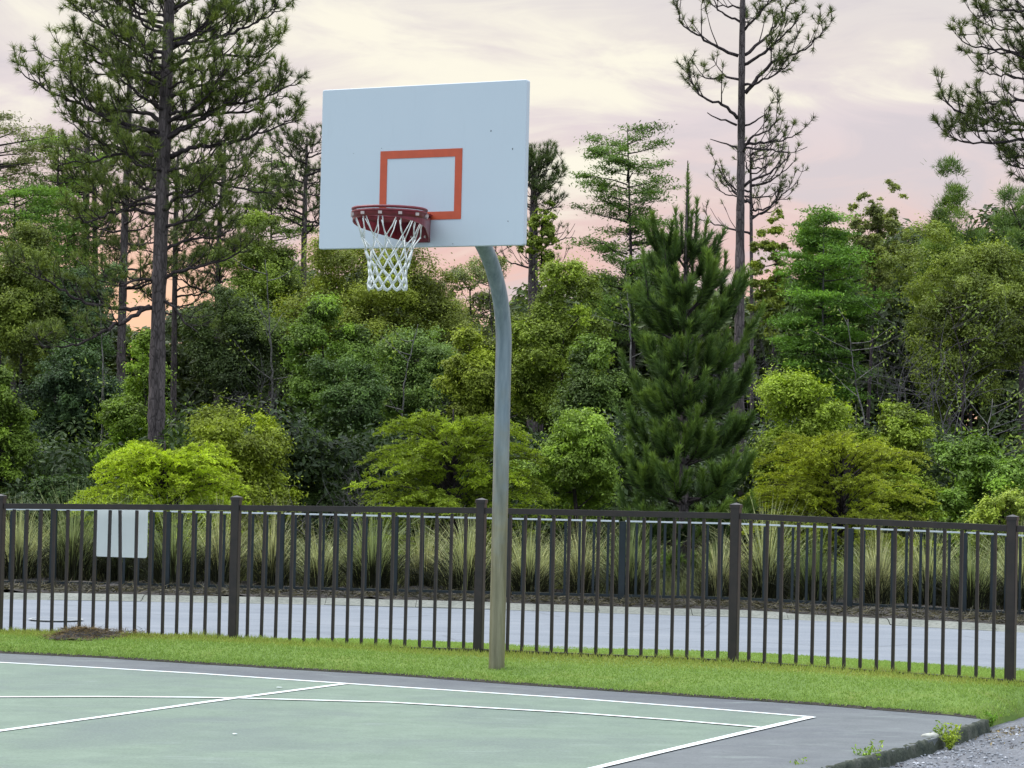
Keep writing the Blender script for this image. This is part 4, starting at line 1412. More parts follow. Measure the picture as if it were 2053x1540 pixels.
# ------------------------------------------------------------------ trees of the wood
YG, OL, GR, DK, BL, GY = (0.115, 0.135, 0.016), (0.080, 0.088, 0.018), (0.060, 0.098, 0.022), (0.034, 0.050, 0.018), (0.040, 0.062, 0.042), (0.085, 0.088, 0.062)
TREES = [
    # name, label, cat, x0, x1, yt, yb, D, colour, options
    ('broadleaf_shrub', 'rounded yellow-green shrub right of the big left pine trunk', 'shrub', 335, 600, 780, 1060, 34.5, (0.088, 0.098, 0.014), dict(n=26000, clumps=46, cr=0.27, profile='dome')),
    ('broadleaf_shrub', 'light green leafy shrub between the hoop pole and the young pine', 'shrub', 1045, 1260, 808, 1080, 34.0, (0.078, 0.104, 0.024), dict(n=17000, clumps=40, cr=0.24, sparse=.2)),
    ('broadleaf_shrub', 'yellow-green domed shrub above the golden cypress', 'shrub', 1505, 1745, 712, 980, 35.5, (0.082, 0.100, 0.016), dict(n=22000, clumps=38, cr=0.30, profile='dome')),
    ('broadleaf_shrub', 'yellow-green shrub with two tufted heads below the large olive tree', 'shrub', 1735, 1900, 778, 1040, 35.0, (0.074, 0.090, 0.016), dict(n=15000, clumps=30, cr=0.28, profile='dome')),
    ('broadleaf_shrub', 'mid green leafy shrub at the right edge above the far fence', 'shrub', 1860, 2110, 880, 1140, 33.5, (0.056, 0.082, 0.020), dict(n=22000, clumps=44, cr=0.22, sparse=.15, leaf=.05)),
    ('broadleaf_shrub', 'pale yellow-green sparse shrub low in the right corner of the wood', 'shrub', 1920, 2100, 975, 1130, 32.5, (0.092, 0.104, 0.030), dict(n=6500, clumps=26, cr=0.22, sparse=.3, leaf=.04)),
    ('broadleaf_tree', 'dark tree with a lighter top at the left edge', 'tree', -90, 75, 735, 1090, 37.0, (0.052, 0.070, 0.016), dict(n=16000, clumps=34)),
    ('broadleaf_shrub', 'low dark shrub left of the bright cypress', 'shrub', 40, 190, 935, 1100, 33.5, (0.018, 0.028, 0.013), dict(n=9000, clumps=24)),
    ('broadleaf_shrub', 'dark green shrub beside the blank sign behind the far fence', 'shrub', 440, 700, 860, 1130, 36.5, (0.028, 0.040, 0.016), dict(n=18000, clumps=36)),
    ('broadleaf_tree', 'narrow yellow-green tree half hidden by the big left pine trunk', 'tree', 205, 375, 668, 960, 39.5, (0.072, 0.098, 0.018), dict(n=17000, clumps=40, profile='cone', cr=.34)),
    ('broadleaf_tree', 'bright green leafy tree below the left corner of the backboard', 'tree', 560, 745, 595, 860, 40.5, (0.062, 0.088, 0.022), dict(n=20000, clumps=40, cr=.27, sparse=.1)),
    ('broadleaf_tree', 'wide olive tree filling the wood below the net', 'tree', 560, 945, 488, 760, 44.5, (0.072, 0.078, 0.018), dict(n=30000, clumps=60, cr=.24)),
    ('broadleaf_tree', 'grey-green tree hung with pale twigs below the net', 'tree', 735, 930, 640, 860, 41.5, (0.062, 0.085, 0.034), dict(n=14000, clumps=36, sparse=.25)),
    ('broadleaf_tree', 'dark green tree behind the right end of the yellow-green shrub', 'tree', 590, 800, 700, 1040, 39.0, (0.030, 0.046, 0.018), dict(n=18000, clumps=36)),
    ('broadleaf_tree', 'large olive-green tree close on the right of the hoop pole', 'tree', 1010, 1250, 535, 900, 40.5, (0.072, 0.086, 0.018), dict(n=32000, clumps=60, cr=.24)),
    ('broadleaf_tree', 'olive tree just left of the hoop pole above the olive cypress', 'tree', 880, 1030, 665, 880, 39.5, (0.080, 0.088, 0.018), dict(n=14000, clumps=30)),
    ('broadleaf_tree', 'shaded green tree between the olive tree and the young pine', 'tree', 1110, 1290, 690, 960, 38.5, (0.040, 0.056, 0.018), dict(n=15000, clumps=34)),
    ('broadleaf_tree', 'large light olive tree with grey inner twigs at the right of the wood', 'tree', 1775, 2120, 440, 850, 42.0, (0.076, 0.086, 0.024), dict(n=36000, clumps=80, cr=.19, sparse=.2)),
    ('broadleaf_tree', 'airy small-leaved tree standing up against the pink sky', 'tree', 1695, 1822, 345, 620, 47.0, (0.075, 0.078, 0.034), dict(n=13000, clumps=95, cr=.16, sparse=.3, leaf=.04)),
    ('broadleaf_tree', 'olive tree behind the trunk of the thin pine', 'tree', 1495, 1590, 425, 700, 46.0, (0.080, 0.088, 0.022), dict(n=12000, clumps=80, cr=.18, sparse=.25)),
    ('broadleaf_tree', 'green crown rising behind the layered conifer', 'tree', 1590, 1700, 428, 600, 48.0, (0.075, 0.092, 0.022), dict(n=11000, clumps=60, cr=.2)),
    ('pine_tree', 'dark domed pine crown behind the large olive tree', 'tree', 1825, 1995, 352, 640, 48.0, (0.046, 0.066, 0.022), dict(n=26000, clumps=90, mat='needle', profile='dome', cr=.22, trunk=.09)),
    ('pine_tree', 'dark pine crown at the right edge behind the large olive tree', 'tree', 1955, 2130, 355, 640, 47.0, (0.042, 0.062, 0.024), dict(n=20000, clumps=80, mat='needle', cr=.2, sparse=.2, trunk=.09)),
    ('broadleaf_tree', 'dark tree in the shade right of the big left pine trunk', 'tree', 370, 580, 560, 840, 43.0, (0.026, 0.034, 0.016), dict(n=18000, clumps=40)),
    ('broadleaf_tree', 'olive tree at the left edge below the layered pine', 'tree', -60, 130, 465, 780, 43.0, (0.058, 0.066, 0.020), dict(n=18000, clumps=40)),
    ('broadleaf_tree', 'blue-green tree behind the low limbs of the big left pine', 'tree', 85, 250, 500, 800, 43.5, (0.028, 0.042, 0.027), dict(n=15000, clumps=36)),
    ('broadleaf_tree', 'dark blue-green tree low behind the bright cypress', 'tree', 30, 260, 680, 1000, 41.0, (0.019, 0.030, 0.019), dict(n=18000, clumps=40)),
    ('broadleaf_tree', 'thin grey tree with sky showing through beside the bend of the pole', 'tree', 850, 1040, 490, 740, 47.5, (0.075, 0.078, 0.048), dict(n=6500, clumps=46, cr=.20, sparse=.4)),
    ('broadleaf_tree', 'small olive tree below the lower edge of the board and right of the net', 'tree', 430, 610, 440, 640, 47.0, (0.060, 0.074, 0.020), dict(n=12000, clumps=34, sparse=.2)),
    ('broadleaf_tree', 'yellow-green crown below the tufted pine right of the backboard', 'tree', 1045, 1125, 400, 540, 49.5, (0.082, 0.096, 0.022), dict(n=6500, clumps=70, cr=.17, sparse=.3)),
]
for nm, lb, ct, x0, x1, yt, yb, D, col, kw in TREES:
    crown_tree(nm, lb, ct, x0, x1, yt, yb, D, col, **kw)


def layered(label, xt, D, prof, nb, col, n=12000, leaf=0.034, trunk=0.07, bark='twig', rise=0.18, seed=1, fill=1.0, name='layered_conifer'):
    """a stem with near-level boughs that carry flat airy shelves of foliage; prof: (y px, left px, right px) from the top down"""
    rng = np.random.default_rng(seed)
    foot = at(xt, 1150, D)
    foot[2] = -0.16
    root = thing(name, foot, label, 'tree')
    ys, xl, xr_ = map(np.array, zip(*prof))
    top = at(xt, ys[0], D)
    st = resample([foot - up * 0.2, (foot + top) / 2 + np.array([rng.normal() * 0.05, 0, 0]), top], 0.15)
    wood, fol, ta = Acc(), Acc(), Acc()
    ta.tube(st, np.linspace(trunk, 0.008, len(st)), 8)
    ta.build('trunk', M[bark], root, True, origin=foot)
    P, N, T = [], [], []
    per = int(n / nb)
    for b in range(nb):
        f = (b + rng.random()) / nb
        y = ys[0] + (ys[-1] - ys[0]) * (f ** 0.9)
        a = rng.uniform(0, 2 * math.pi)
        wl, wr = xt - np.interp(y, ys, xl), np.interp(y, ys, xr_) - xt
        L = (wl if math.cos(a) < 0 else wr) * D / FPX * rng.uniform(0.55, 1.05)
        L = max(L, 0.12)
        o = np.array([math.cos(a), math.sin(a), 0])
        e0 = at(xt, y, D)
        s0 = e0 - up * L * rise
        q = resample([s0, s0 + o * L * 0.5 + up * L * rise * 0.5, e0 + o * L + up * rng.normal() * 0.05], 0.08)
        wood.tube(q, np.linspace(0.008 + 0.012 * L, 0.004, len(q)), 5)
        sub = []
        for k in range(max(3, int(L * 7))):
            t = rng.uniform(0.30, 1.0)
            c = q[min(len(q) - 1, int(t * len(q)))]
            sd = unit(np.cross(o, up)) * rng.normal() * (0.16 + 0.26 * L * (1 - t * 0.5))
            c2 = c + sd + o * abs(rng.normal()) * 0.08 + up * rng.uniform(0.0, 0.10)
            wood.tube([c, (c + c2) / 2 + up * 0.01, c2], [0.005, 0.004, 0.003], 4)
            sub.append(c2)
        bt = np.clip(rng.normal(0.5, 0.18), 0.05, 0.95)
        m = max(8, int(per * fill * (0.4 + L) / (len(sub) * 1.0)))
        for c2 in sub:
            r = rng.uniform(0.10, 0.22)
            d = rng.normal(size=(m, 3)) * np.array([r, r, r * 0.28]) * 0.75
            P.append(c2 + d + up * 0.02)
            N.append(rng.normal(size=(m, 3)) * 0.6 + np.array([0, 0, 0.9]))
            T.append(np.clip(bt + rng.normal(0, 0.14, m), 0, 1))
    P = np.concatenate(P)
    fol.leaves(P, np.concatenate(N), leaf * rng.uniform(0.6, 1.3, len(P)), 0.32, np.concatenate(T))
    wood.build('branches', M['twig'], root, True, origin=foot)
    fol.build('foliage', M['leaf'], root, color=col, origin=foot)


layered('shapely layered conifer standing clear against the sky right of the backboard', 1258, 46.0,
        [(258, 1235, 1275), (285, 1195, 1320), (310, 1180, 1350), (335, 1160, 1368), (365, 1185, 1345), (400, 1190, 1340), (425, 1155, 1350), (460, 1165, 1330), (500, 1170, 1330), (560, 1170, 1330), (680, 1180, 1330)],
        70, (0.046, 0.068, 0.024), 30000, 0.034, 0.075, rise=0.22, seed=3)
layered('mid green layered conifer with a thin pale stem, right of the thin pine', 1652, 42.5,
        [(432, 1640, 1665), (480, 1610, 1690), (540, 1590, 1715), (600, 1570, 1735), (680, 1560, 1740), (760, 1590, 1710), (800, 1610, 1690)],
        80, (0.050, 0.084, 0.022), 46000, 0.036, 0.045, 'bark_pale', seed=4, rise=0.1)
layered('spreading layered pine at the left edge with flat foliage shelves', 30, 46.0,
        [(365, 0, 70), (390, -60, 120), (430, -70, 135), (470, -60, 125), (540, -70, 140), (640, -60, 120)], 46, (0.048, 0.076, 0.022), 24000, 0.036, 0.08, seed=5)
layered('brownish airy pine top at the left edge of the sky', -8, 48.0,
        [(222, -30, 20), (245, -70, 70), (280, -80, 112), (320, -80, 100), (370, -80, 70), (480, -80, 60)], 34, (0.060, 0.062, 0.036), 11000, 0.034, 0.08, seed=6)
layered('mid green airy conifer behind the left limbs of the big left pine', 118, 49.0,
        [(262, 100, 150), (300, 60, 200), (360, 50, 230), (430, 60, 210), (520, 60, 200), (640, 60, 200)], 46, (0.052, 0.072, 0.024), 18000, 0.034, 0.07, seed=8)
layered('airy dark conifer between the two big trunks left of the backboard', 545, 51.0,
        [(305, 530, 575), (350, 490, 610), (420, 470, 620), (500, 470, 620), (640, 480, 620)], 44, (0.044, 0.062, 0.024), 18000, 0.034, 0.07, seed=9)
pine('pine_tree', 'small pine with a tufted round top just right of the backboard', 50.0, [(1062, 1100, 13), (1064, 600, 12), (1066, 450, 10), (1068, 360, 6), (1070, 318, 3)],
     [([(1068, 380), (1090, 345), (1118, 335)], 0, 1), ([(1068, 400), (1095, 375), (1122, 365)], .3, 1), ([(1067, 385), (1060, 345), (1066, 318)], 0, 1), ([(1067, 390), (1080, 340), (1095, 322)], -.2, 1)], (14, 440, 335, 55, 30, 1), (0.028, 0.038, 0.016), 0.12, 40, sec=.08)
# pines standing further back
pine('pine_tree', 'straight pine close behind the big left pine, trunk side by side', 47.0, [(238, 1100, 18), (243, 700, 17), (250, 450, 15), (258, 250, 12), (262, 60, 8), (263, -60, 3)],
     [], (36, 600, 90, 130, 70, .9), (0.038, 0.046, 0.018), 0.12, 30, sec=.12)
pine('pine_tree', 'pine with two close stems seen left of the big pine', 50.0, [(168, 1100, 16), (172, 600, 15), (172, 420, 14), (176, 300, 10), (178, 225, 3)],
     [], (34, 600, 235, 120, 70, .95), (0.044, 0.058, 0.018), 0.12, 30, sec=.11)
pine('pine_tree', 'slim pine left of the two-stemmed pine behind the big left pine', 50.5, [(192, 1100, 13), (192, 600, 12), (190, 420, 11), (188, 330, 6), (188, 280, 3)],
     [], (14, 440, 290, 90, 60, .9), (0.046, 0.056, 0.018), 0.12, 30, sec=.12)
pine('pine_tree', 'slim pine seen through the limbs right of the big left pine', 51.0, [(345, 1100, 12), (350, 600, 11), (352, 450, 10), (356, 330, 6), (358, 290, 3)],
     [], (28, 640, 300, 110, 60, .9), (0.036, 0.047, 0.017), 0.12, 30, sec=.12)
pine('pine_tree', 'pine with a broad head between the big left pine and the backboard', 50.0, [(432, 1100, 12), (436, 600, 11), (440, 440, 10), (450, 330, 6), (452, 270, 3)],
     [], (34, 620, 285, 130, 70, .95), (0.036, 0.046, 0.017), 0.12, 30, sec=.11)
pine('pine_tree', 'dark pine touching the left edge of the backboard', 48.0, [(606, 1100, 13), (608, 600, 12), (610, 450, 11), (614, 330, 6), (616, 272, 3)],
     [], (26, 480, 285, 115, 60, 1), (0.028, 0.037, 0.015), 0.12, 32, sec=.11)
pine('pine_tree', 'sparse pine behind the thin tall pine with half-bare limbs', 50.0, [(1508, 1100, 8), (1507, 600, 7), (1506, 450, 6.5), (1505, 350, 5), (1504, 290, 2.5)],
     [([(1506, 440), (1540, 420), (1580, 380), (1600, 365)], 0, .6), ([(1506, 470), (1450, 455), (1420, 445), (1400, 440)], 0, .2)], (18, 450, 300, 105, 70, .55), (0.036, 0.044, 0.020), 0.10, 24, sec=.16)
pine('pine_tree', 'pine with thin dead twigs behind the right of the backboard', 51.0, [(1070, 1100, 17), (1071, 600, 15), (1072, 480, 13), (1074, 400, 8), (1074, 330, 4)],
     [], (14, 580, 420, 95, 70, .25), (0.036, 0.044, 0.020), 0.10, 24, sec=.16)


def twig_bush(name, label, x, yt, yb, D, W, n, seed, col='twig'):
    rng = np.random.default_rng(seed)
    foot = at(x, yb, D)
    root = thing(name, (foot[0], D, foot[2]), label, 'shrub')
    H = at(x, yt, D)[2] - foot[2]
    a = Acc()
    def grow(p, d, L, r, lev):
        q = [p]
        for _ in range(4):
            d = unit(d + rng.normal(size=3) * 0.22 + up * 0.03)
            q.append(q[-1] + d * L / 4)
        a.tube(q, np.linspace(r, r * 0.55, 5), 4, cap=False)
        if lev:
            for _ in range(rng.integers(2, 5)):
                i = rng.integers(2, 5)
                grow(q[i], unit(d + rng.normal(size=3) * 0.65), L * rng.uniform(0.5, 0.8), r * 0.5, lev - 1)
    for _ in range(n):
        o = np.array([rng.normal() * W, rng.normal() * W * 0.6, 0])
        d = unit(np.array([rng.normal() * 0.45, rng.normal() * 0.4, 1.0]))
        grow(foot + o * 0.3, unit(d + o * 0.4), H * rng.uniform(0.35, 0.55), 0.010, 3)
    a.build('twigs', M[col], root, True, origin=(foot[0], D, foot[2]))


M['grey_twig'] = mat_bark('grey_twig', (0.10, 0.09, 0.095), (0.20, 0.18, 0.185), 20)
twig_bush('bare_shrub', 'leafless grey twiggy shrub left of the olive cypress', 690, 890, 1130, 33.0, 0.30, 12, 2, 'grey_twig')
twig_bush('bare_shrub', 'mass of bare grey-brown twigs between the thin pine and the layered conifer', 1570, 600, 860, 43.5, 0.7, 16, 3, 'grey_twig')
twig_bush('bare_shrub', 'bare grey twigs in the gap below the net', 800, 620, 900, 43.0, 0.5, 12, 4, 'grey_twig')
twig_bush('bare_shrub', 'bare grey twigs inside the large olive tree', 1880, 520, 900, 41.0, 0.7, 16, 6, 'grey_twig')
twig_bush('bare_shrub', 'dead grey-brown brush in the dark gap right of the big left pine', 520, 680, 930, 40.5, 0.5, 12, 9, 'grey_twig')



def sapling(label, pts, D, w, n, seed, bark='bark_pale', leaf=300, col=(0.06, 0.075, 0.022)):
    rng = np.random.default_rng(seed)
    foot = at(pts[0][0], 1120, D)
    foot[2] = -0.16
    root = thing('sapling', foot, label, 'tree')
    q = resample([foot] + [at(x, y, D) for x, y in pts], 0.12)
    q[1:-1] += rng.normal(size=(len(q) - 2, 3)) * 0.01
    a, lf = Acc(), Acc()
    a.tube(q, np.linspace(w, 0.006, len(q)), 6)
    P, N = [], []
    for _ in range(n):
        i = rng.integers(len(q) // 3, len(q))
        d = unit(np.array([rng.normal(), rng.normal() * 0.6, rng.uniform(0.1, 0.9)]))
        L = rng.uniform(0.3, 1.0)
        b = [q[i], q[i] + d * L * 0.5 + rng.normal(size=3) * 0.05, q[i] + d * L + up * 0.1 + rng.normal(size=3) * 0.06]
        b = resample(b, 0.1)
        a.tube(b, np.linspace(0.008, 0.003, len(b)), 4)
        m = leaf // 10
        k = rng.integers(len(b) // 2, len(b), m)
        P.append(b[k] + rng.normal(size=(m, 3)) * 0.09)
        N.append(rng.normal(size=(m, 3)) + np.array([0, 0, 0.6]))
    a.build('stem', M[bark], root, True, origin=foot)
    P = np.concatenate(P)
    lf.leaves(P, np.concatenate(N), 0.034 * rng.uniform(0.6, 1.3, len(P)), 0.45, np.clip(rng.normal(0.5, 0.2, len(P)), 0, 1))
    lf.build('foliage', M['leaf'], root, color=col, origin=foot)


sapling('slender pale stem in the gap just left of the young pine', [(1262, 900), (1264, 700), (1262, 560)], 39.0, 0.035, 9, 1)
sapling('forked pale sapling in front of the grey-green tree below the net', [(800, 900), (812, 760), (838, 650)], 39.5, 0.028, 12, 2)
sapling('thin grey stem between the dark tree and the bright tree below the board', [(548, 900), (545, 720), (532, 520)], 41.0, 0.03, 14, 3)
sapling('leaning pale sapling right of the layered conifer stem', [(1735, 860), (1712, 740), (1700, 640)], 40.0, 0.026, 8, 4)
sapling('thin dark stem in front of the large olive tree at right', [(1925, 900), (1935, 740), (1905, 620)], 39.5, 0.03, 12, 5, 'twig')
sapling('crooked pale stem low among the shrubs at the far right', [(1990, 1000), (1975, 900), (1990, 800)], 36.0, 0.03, 12, 6)
sapling('slim pale stem left of the big left pine in the blue-green shade', [(205, 900), (208, 760), (200, 600)], 40.0, 0.028, 10, 7)
sapling('thin stem rising behind the hoop pole bend', [(1000, 800), (985, 640), (975, 520)], 45.5, 0.03, 16, 8, 'twig', 200)

# far-off wood and undergrowth that read as one mass
def mass(name, D0, D1, xpix, top, n, leaf, col, seed):
    rng = np.random.default_rng(seed)
    P, N, T = [], [], []
    k = 0
    nc = n // 260
    for _ in range(nc):
        x = rng.uniform(*xpix)
        D = rng.uniform(D0, D1)
        yt = np.interp(x, *top) + abs(rng.normal()) * 30
        y = rng.uniform(yt, 1140)
        c = at(x, y, D)
        if c[2] < -0.1:
            continue
        r = rng.uniform(0.35, 0.8)
        m = 260
        d = unit(rng.normal(size=(m, 3)) + np.array([0, 0, 0.3]))
        P.append(c + d * (r * rng.uniform(0.5, 1.1, m))[:, None] * np.array([1, 1, .75]))
        N.append(d + np.array([0, 0, 0.5]) + rng.normal(size=(m, 3)) * 0.5)
        T.append(np.clip(rng.normal(0.45, 0.16) + rng.normal(0, 0.15, m), 0, 1))
    a = Acc()
    P = np.concatenate(P)
    a.leaves(P, np.concatenate(N), leaf * rng.uniform(0.6, 1.3, len(P)), 0.45, np.concatenate(T))
    tag(a.build(name, M['leaf'], color=col), kind='stuff')


mass('distant_woods', 53, 60, (-300, 2350), ([-250, 150, 260, 420, 640, 820, 960, 1050, 1300, 1500, 1600, 1800, 2300], [520, 560, 690, 600, 560, 560, 660, 600, 560, 600, 560, 470, 430]), 560000, 0.11, (0.026, 0.033, 0.017), 21)
mass('undergrowth', 36, 46, (-200, 2250), ([-200, 2250], [860, 860]), 200000, 0.065, (0.014, 0.021, 0.010), 22)


# ------------------------------------------------------------------ tall ornamental grasses behind the far fence
def grass_clump(seed, straw=0.5):
    rng = np.random.default_rng(seed)
    b, th = Acc(), Acc()
    n = 420
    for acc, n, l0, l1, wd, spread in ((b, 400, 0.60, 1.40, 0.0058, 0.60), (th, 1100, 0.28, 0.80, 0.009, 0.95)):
        a = rng.uniform(0, 2 * math.pi, n)
        r0 = np.abs(rng.normal(0, 0.10 if acc is b else 0.16, n))
        L = rng.uniform(l0, l1, n)
        out = np.abs(rng.normal(0.0, spread, n))
        o = np.stack([np.cos(a), np.sin(a), np.zeros(n)], 1)
        p0 = o * r0[:, None] - np.array([0, 0, 0.03])
        d0 = unit(o * out[:, None] * 0.5 + np.array([0, 0, 1.0]))
        d1 = unit(o * out[:, None] * 1.8 + np.array([0, 0, 0.75]))
        p1 = p0 + d0 * L[:, None] * 0.5
        p2 = p1 + unit(d0 + d1) * L[:, None] * 0.3
        p3 = p2 + d1 * L[:, None] * 0.25
        side = unit(np.cross(o, np.array([0, 0, 1.0])) + rng.normal(size=(n, 3)) * 0.5)
        w = wd / 2
        V = np.stack([p0 - side * w, p0 + side * w, p1 - side * w, p1 + side * w, p2 - side * w * .7, p2 + side * w * .7, p3 - side * w * .2, p3 + side * w * .2], 1).reshape(-1, 3)
        k = np.arange(n)[:, None] * 8
        f = np.concatenate([k + np.array([[0, 1, 3, 2]]), k + np.array([[2, 3, 5, 4]]), k + np.array([[4, 5, 7, 6]])])
        acc.add(V, f, np.repeat(np.clip(rng.normal(0.5, 0.2, n), 0, 1), 8))
    return b, th


GCOL = [(0.44, 0.43, 0.31), (0.27, 0.295, 0.18), (0.48, 0.45, 0.34), (0.17, 0.205, 0.11)]
protos = []
SPOTS = [(35, 0, 'tall pale grass clump at the left end of the far fence'), (140, 1, 'grass clump between the two dark far posts, left of the blank sign'), (240, 3, 'dark-based grass clump right behind the blank sign'),
         (345, 1, 'grass clump just right of the blank sign'), (440, 2, 'tan grass clump behind the first full bronze post'), (545, 2, 'tan grass clump right of the first full bronze post'), (640, 0, 'pale grass clump midway between the first post and the pole'),
         (745, 1, 'green-tinged grass clump below the left part of the olive cypress'), (850, 2, 'tan grass clump with a big dark base, left of the hoop pole'), (935, 0, 'grass clump behind the bronze post next to the pole'), (1060, 0, 'pale grass clump immediately right of the hoop pole'),
         (1165, 2, 'bright straw-coloured grass clump between pole and young pine'), (1260, 1, 'grass clump left of the young pine foot'), (1440, 2, 'grass clump left of the bronze post right of the young pine'),
         (1535, 0, 'tall straw grass clump below the left side of the golden cypress'), (1630, 3, 'green grass clump below the middle of the golden cypress'), (1760, 2, 'tan dark-based grass clump below the right side of the golden cypress'), (1860, 0, 'pale grass clump left of the right-hand bronze post'),
         (1945, 1, 'grass clump against the right-hand bronze post'), (2045, 0, 'grass clump cut by the right edge of the picture')]
for i, (x, ci, lb) in enumerate(SPOTS):
    D = float(np.interp(x, [0, 2050], [30.5, 28.8])) + (i % 3) * 0.25
    p = at(x, 1195, D)
    p[2] = -0.06
    rt = tag(thing('grass_clump', p, lb, 'grass clump', 'tall grasses behind the far fence'), kind='thing')
    s = float(RNG.uniform(0.62, 0.92))
    rt.scale = (s * float(RNG.uniform(0.8, 1.15)), s * 0.8, s)
    rt.rotation_euler = (0, 0, float(RNG.uniform(-0.3, 0.3)))
    if i < 10:
        b, th = grass_clump(100 + i)
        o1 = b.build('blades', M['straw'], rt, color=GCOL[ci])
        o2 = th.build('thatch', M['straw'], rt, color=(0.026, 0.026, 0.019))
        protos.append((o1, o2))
    else:
        for src in protos[i % 10]:
            o = src.copy()
            C.objects.link(o)
            o.parent = rt
            if src.name.startswith('blades'):
                o.color = GCOL[ci] + (1,)


def wild_grass():
    rng = np.random.default_rng(77)
    n = 34000
    x = rng.uniform(-7.2, 7.2, n)
    y = np.interp(x, [-6, 6], [30.7, 29.0]) + rng.uniform(0.3, 3.0, n)
    pat = 0.5 + 0.5 * np.sin(x * 2.3 + 0.7 * np.sin(y * 1.7)) * np.sin(x * 0.9 + 2 + y)
    h = rng.uniform(0.25, 0.75, n) * (0.55 + 0.65 * pat)
    base = np.c_[x, y, np.full(n, -0.16)]
    ln = rng.normal(0, 0.35, (n, 2))
    mid = base + np.c_[ln * h[:, None] * 0.25, h * 0.6]
    tip = base + np.c_[ln * h[:, None], h]
    th = rng.uniform(0, 2 * math.pi, n)
    sd = np.c_[np.cos(th), np.sin(th), np.zeros(n)] * 0.0035
    V = np.stack([base - sd, base + sd, mid + sd * .8, mid - sd * .8, tip], 1).reshape(-1, 3)
    k = np.arange(n)[:, None] * 5
    a = Acc()
    a.add(V, k + np.array([[0, 1, 2, 3]]), np.repeat(np.clip(0.25 + 0.45 * pat + rng.normal(0, 0.17, n), 0, 1), 5))
    a.f3.append(k + np.array([[3, 2, 4]]))
    tag(a.build('wild_grass', M['straw'], color=(0.225, 0.23, 0.145)), kind='stuff')


wild_grass()

# ------------------------------------------------------------------ lawn grass (stuff)
def lawn_blades():
    n = 330000
    x = RNG.uniform(-6.2, 6.0, n)
    a, b, c = lawn_front(x), fence_y(x), road_near(x)
    t = RNG.random(n)
    y = a + 0.004 + (c - a - 0.004) * t
    # only what stands in front of the camera's reach
    u = x / y
    ok = (np.abs(u) < 0.27)
    x, y, a, b, c = x[ok], y[ok], a[ok], b[ok], c[ok]
    n = len(x)
    z = lawn_z(x, y)
    df = np.abs(y - b)
    long_ = np.exp(-(df / 0.10) ** 2) * (0.5 + 0.5 * np.sin(x * 9.0) * np.sin(x * 3.7 + 1)) 
    h = RNG.uniform(0.010, 0.023, n) * (1 + 0.8 * np.exp(-(df / 0.25) ** 2)) + long_ * RNG.uniform(0, 0.05, n)
    h = np.where(y > b, h * 0.9, h)
    th = RNG.uniform(0, 2 * math.pi, n)
    lean = RNG.normal(0, 0.45, (n, 2))
    w = RNG.uniform(0.003, 0.006, n)
    base = np.c_[x, y, z - 0.004]
    side = np.c_[np.cos(th), np.sin(th), np.zeros(n)]
    tip = base + np.c_[lean * h[:, None], h]
    V = np.stack([base - side * w[:, None], base + side * w[:, None], tip], 1).reshape(-1, 3)
    # yellower towards the fence, greener by the court: grass of two kinds
    t1 = np.clip((y - a) / np.maximum(b - a, 0.2), 0, 1)
    patch = 0.5 + 0.5 * np.sin(x * 1.7 + 0.6) * np.sin(y * 3.1 + x) 
    yel = np.clip((t1 - 0.40 - 0.15 * patch) * 4, 0, 1) * np.clip(1.2 - (y - b) * 2, 0.25, 1)
    T = np.clip(0.24 + 0.48 * yel * (0.6 + 0.5 * patch) + RNG.normal(0, 0.09, n), 0, 1)
    acc = Acc()
    acc.add(V, np.arange(3 * n).reshape(n, 3), np.repeat(T, 3))
    tag(acc.build('lawn_grass', M['grass']), kind='stuff')


def mat_grass():
    m, w, out = new_mat('grass_blade')
    t = w.n('ShaderNodeAttribute', attribute_name='tint').outputs['Fac']
    c = w.ramp(t, [(0.0, (0.20, 0.305, 0.062)), (0.40, (0.265, 0.38, 0.072)), (0.70, (0.33, 0.365, 0.068)), (1.0, (0.36, 0.335, 0.09))])
    b = w.n('ShaderNodeBsdfPrincipled', ins={'Base Color': c, 'Roughness': 0.6, 'Specular IOR Level': 0.2})
    tr = w.n('ShaderNodeBsdfTranslucent', ins={'Color': c})
    mx = w.n('ShaderNodeMixShader', ins={0: 0.3, 1: b.outputs[0], 2: tr.outputs[0]})
    w.t.links.new(mx.outputs[0], out.inputs[0])
    return m


M['grass'] = mat_grass()
lawn_blades()


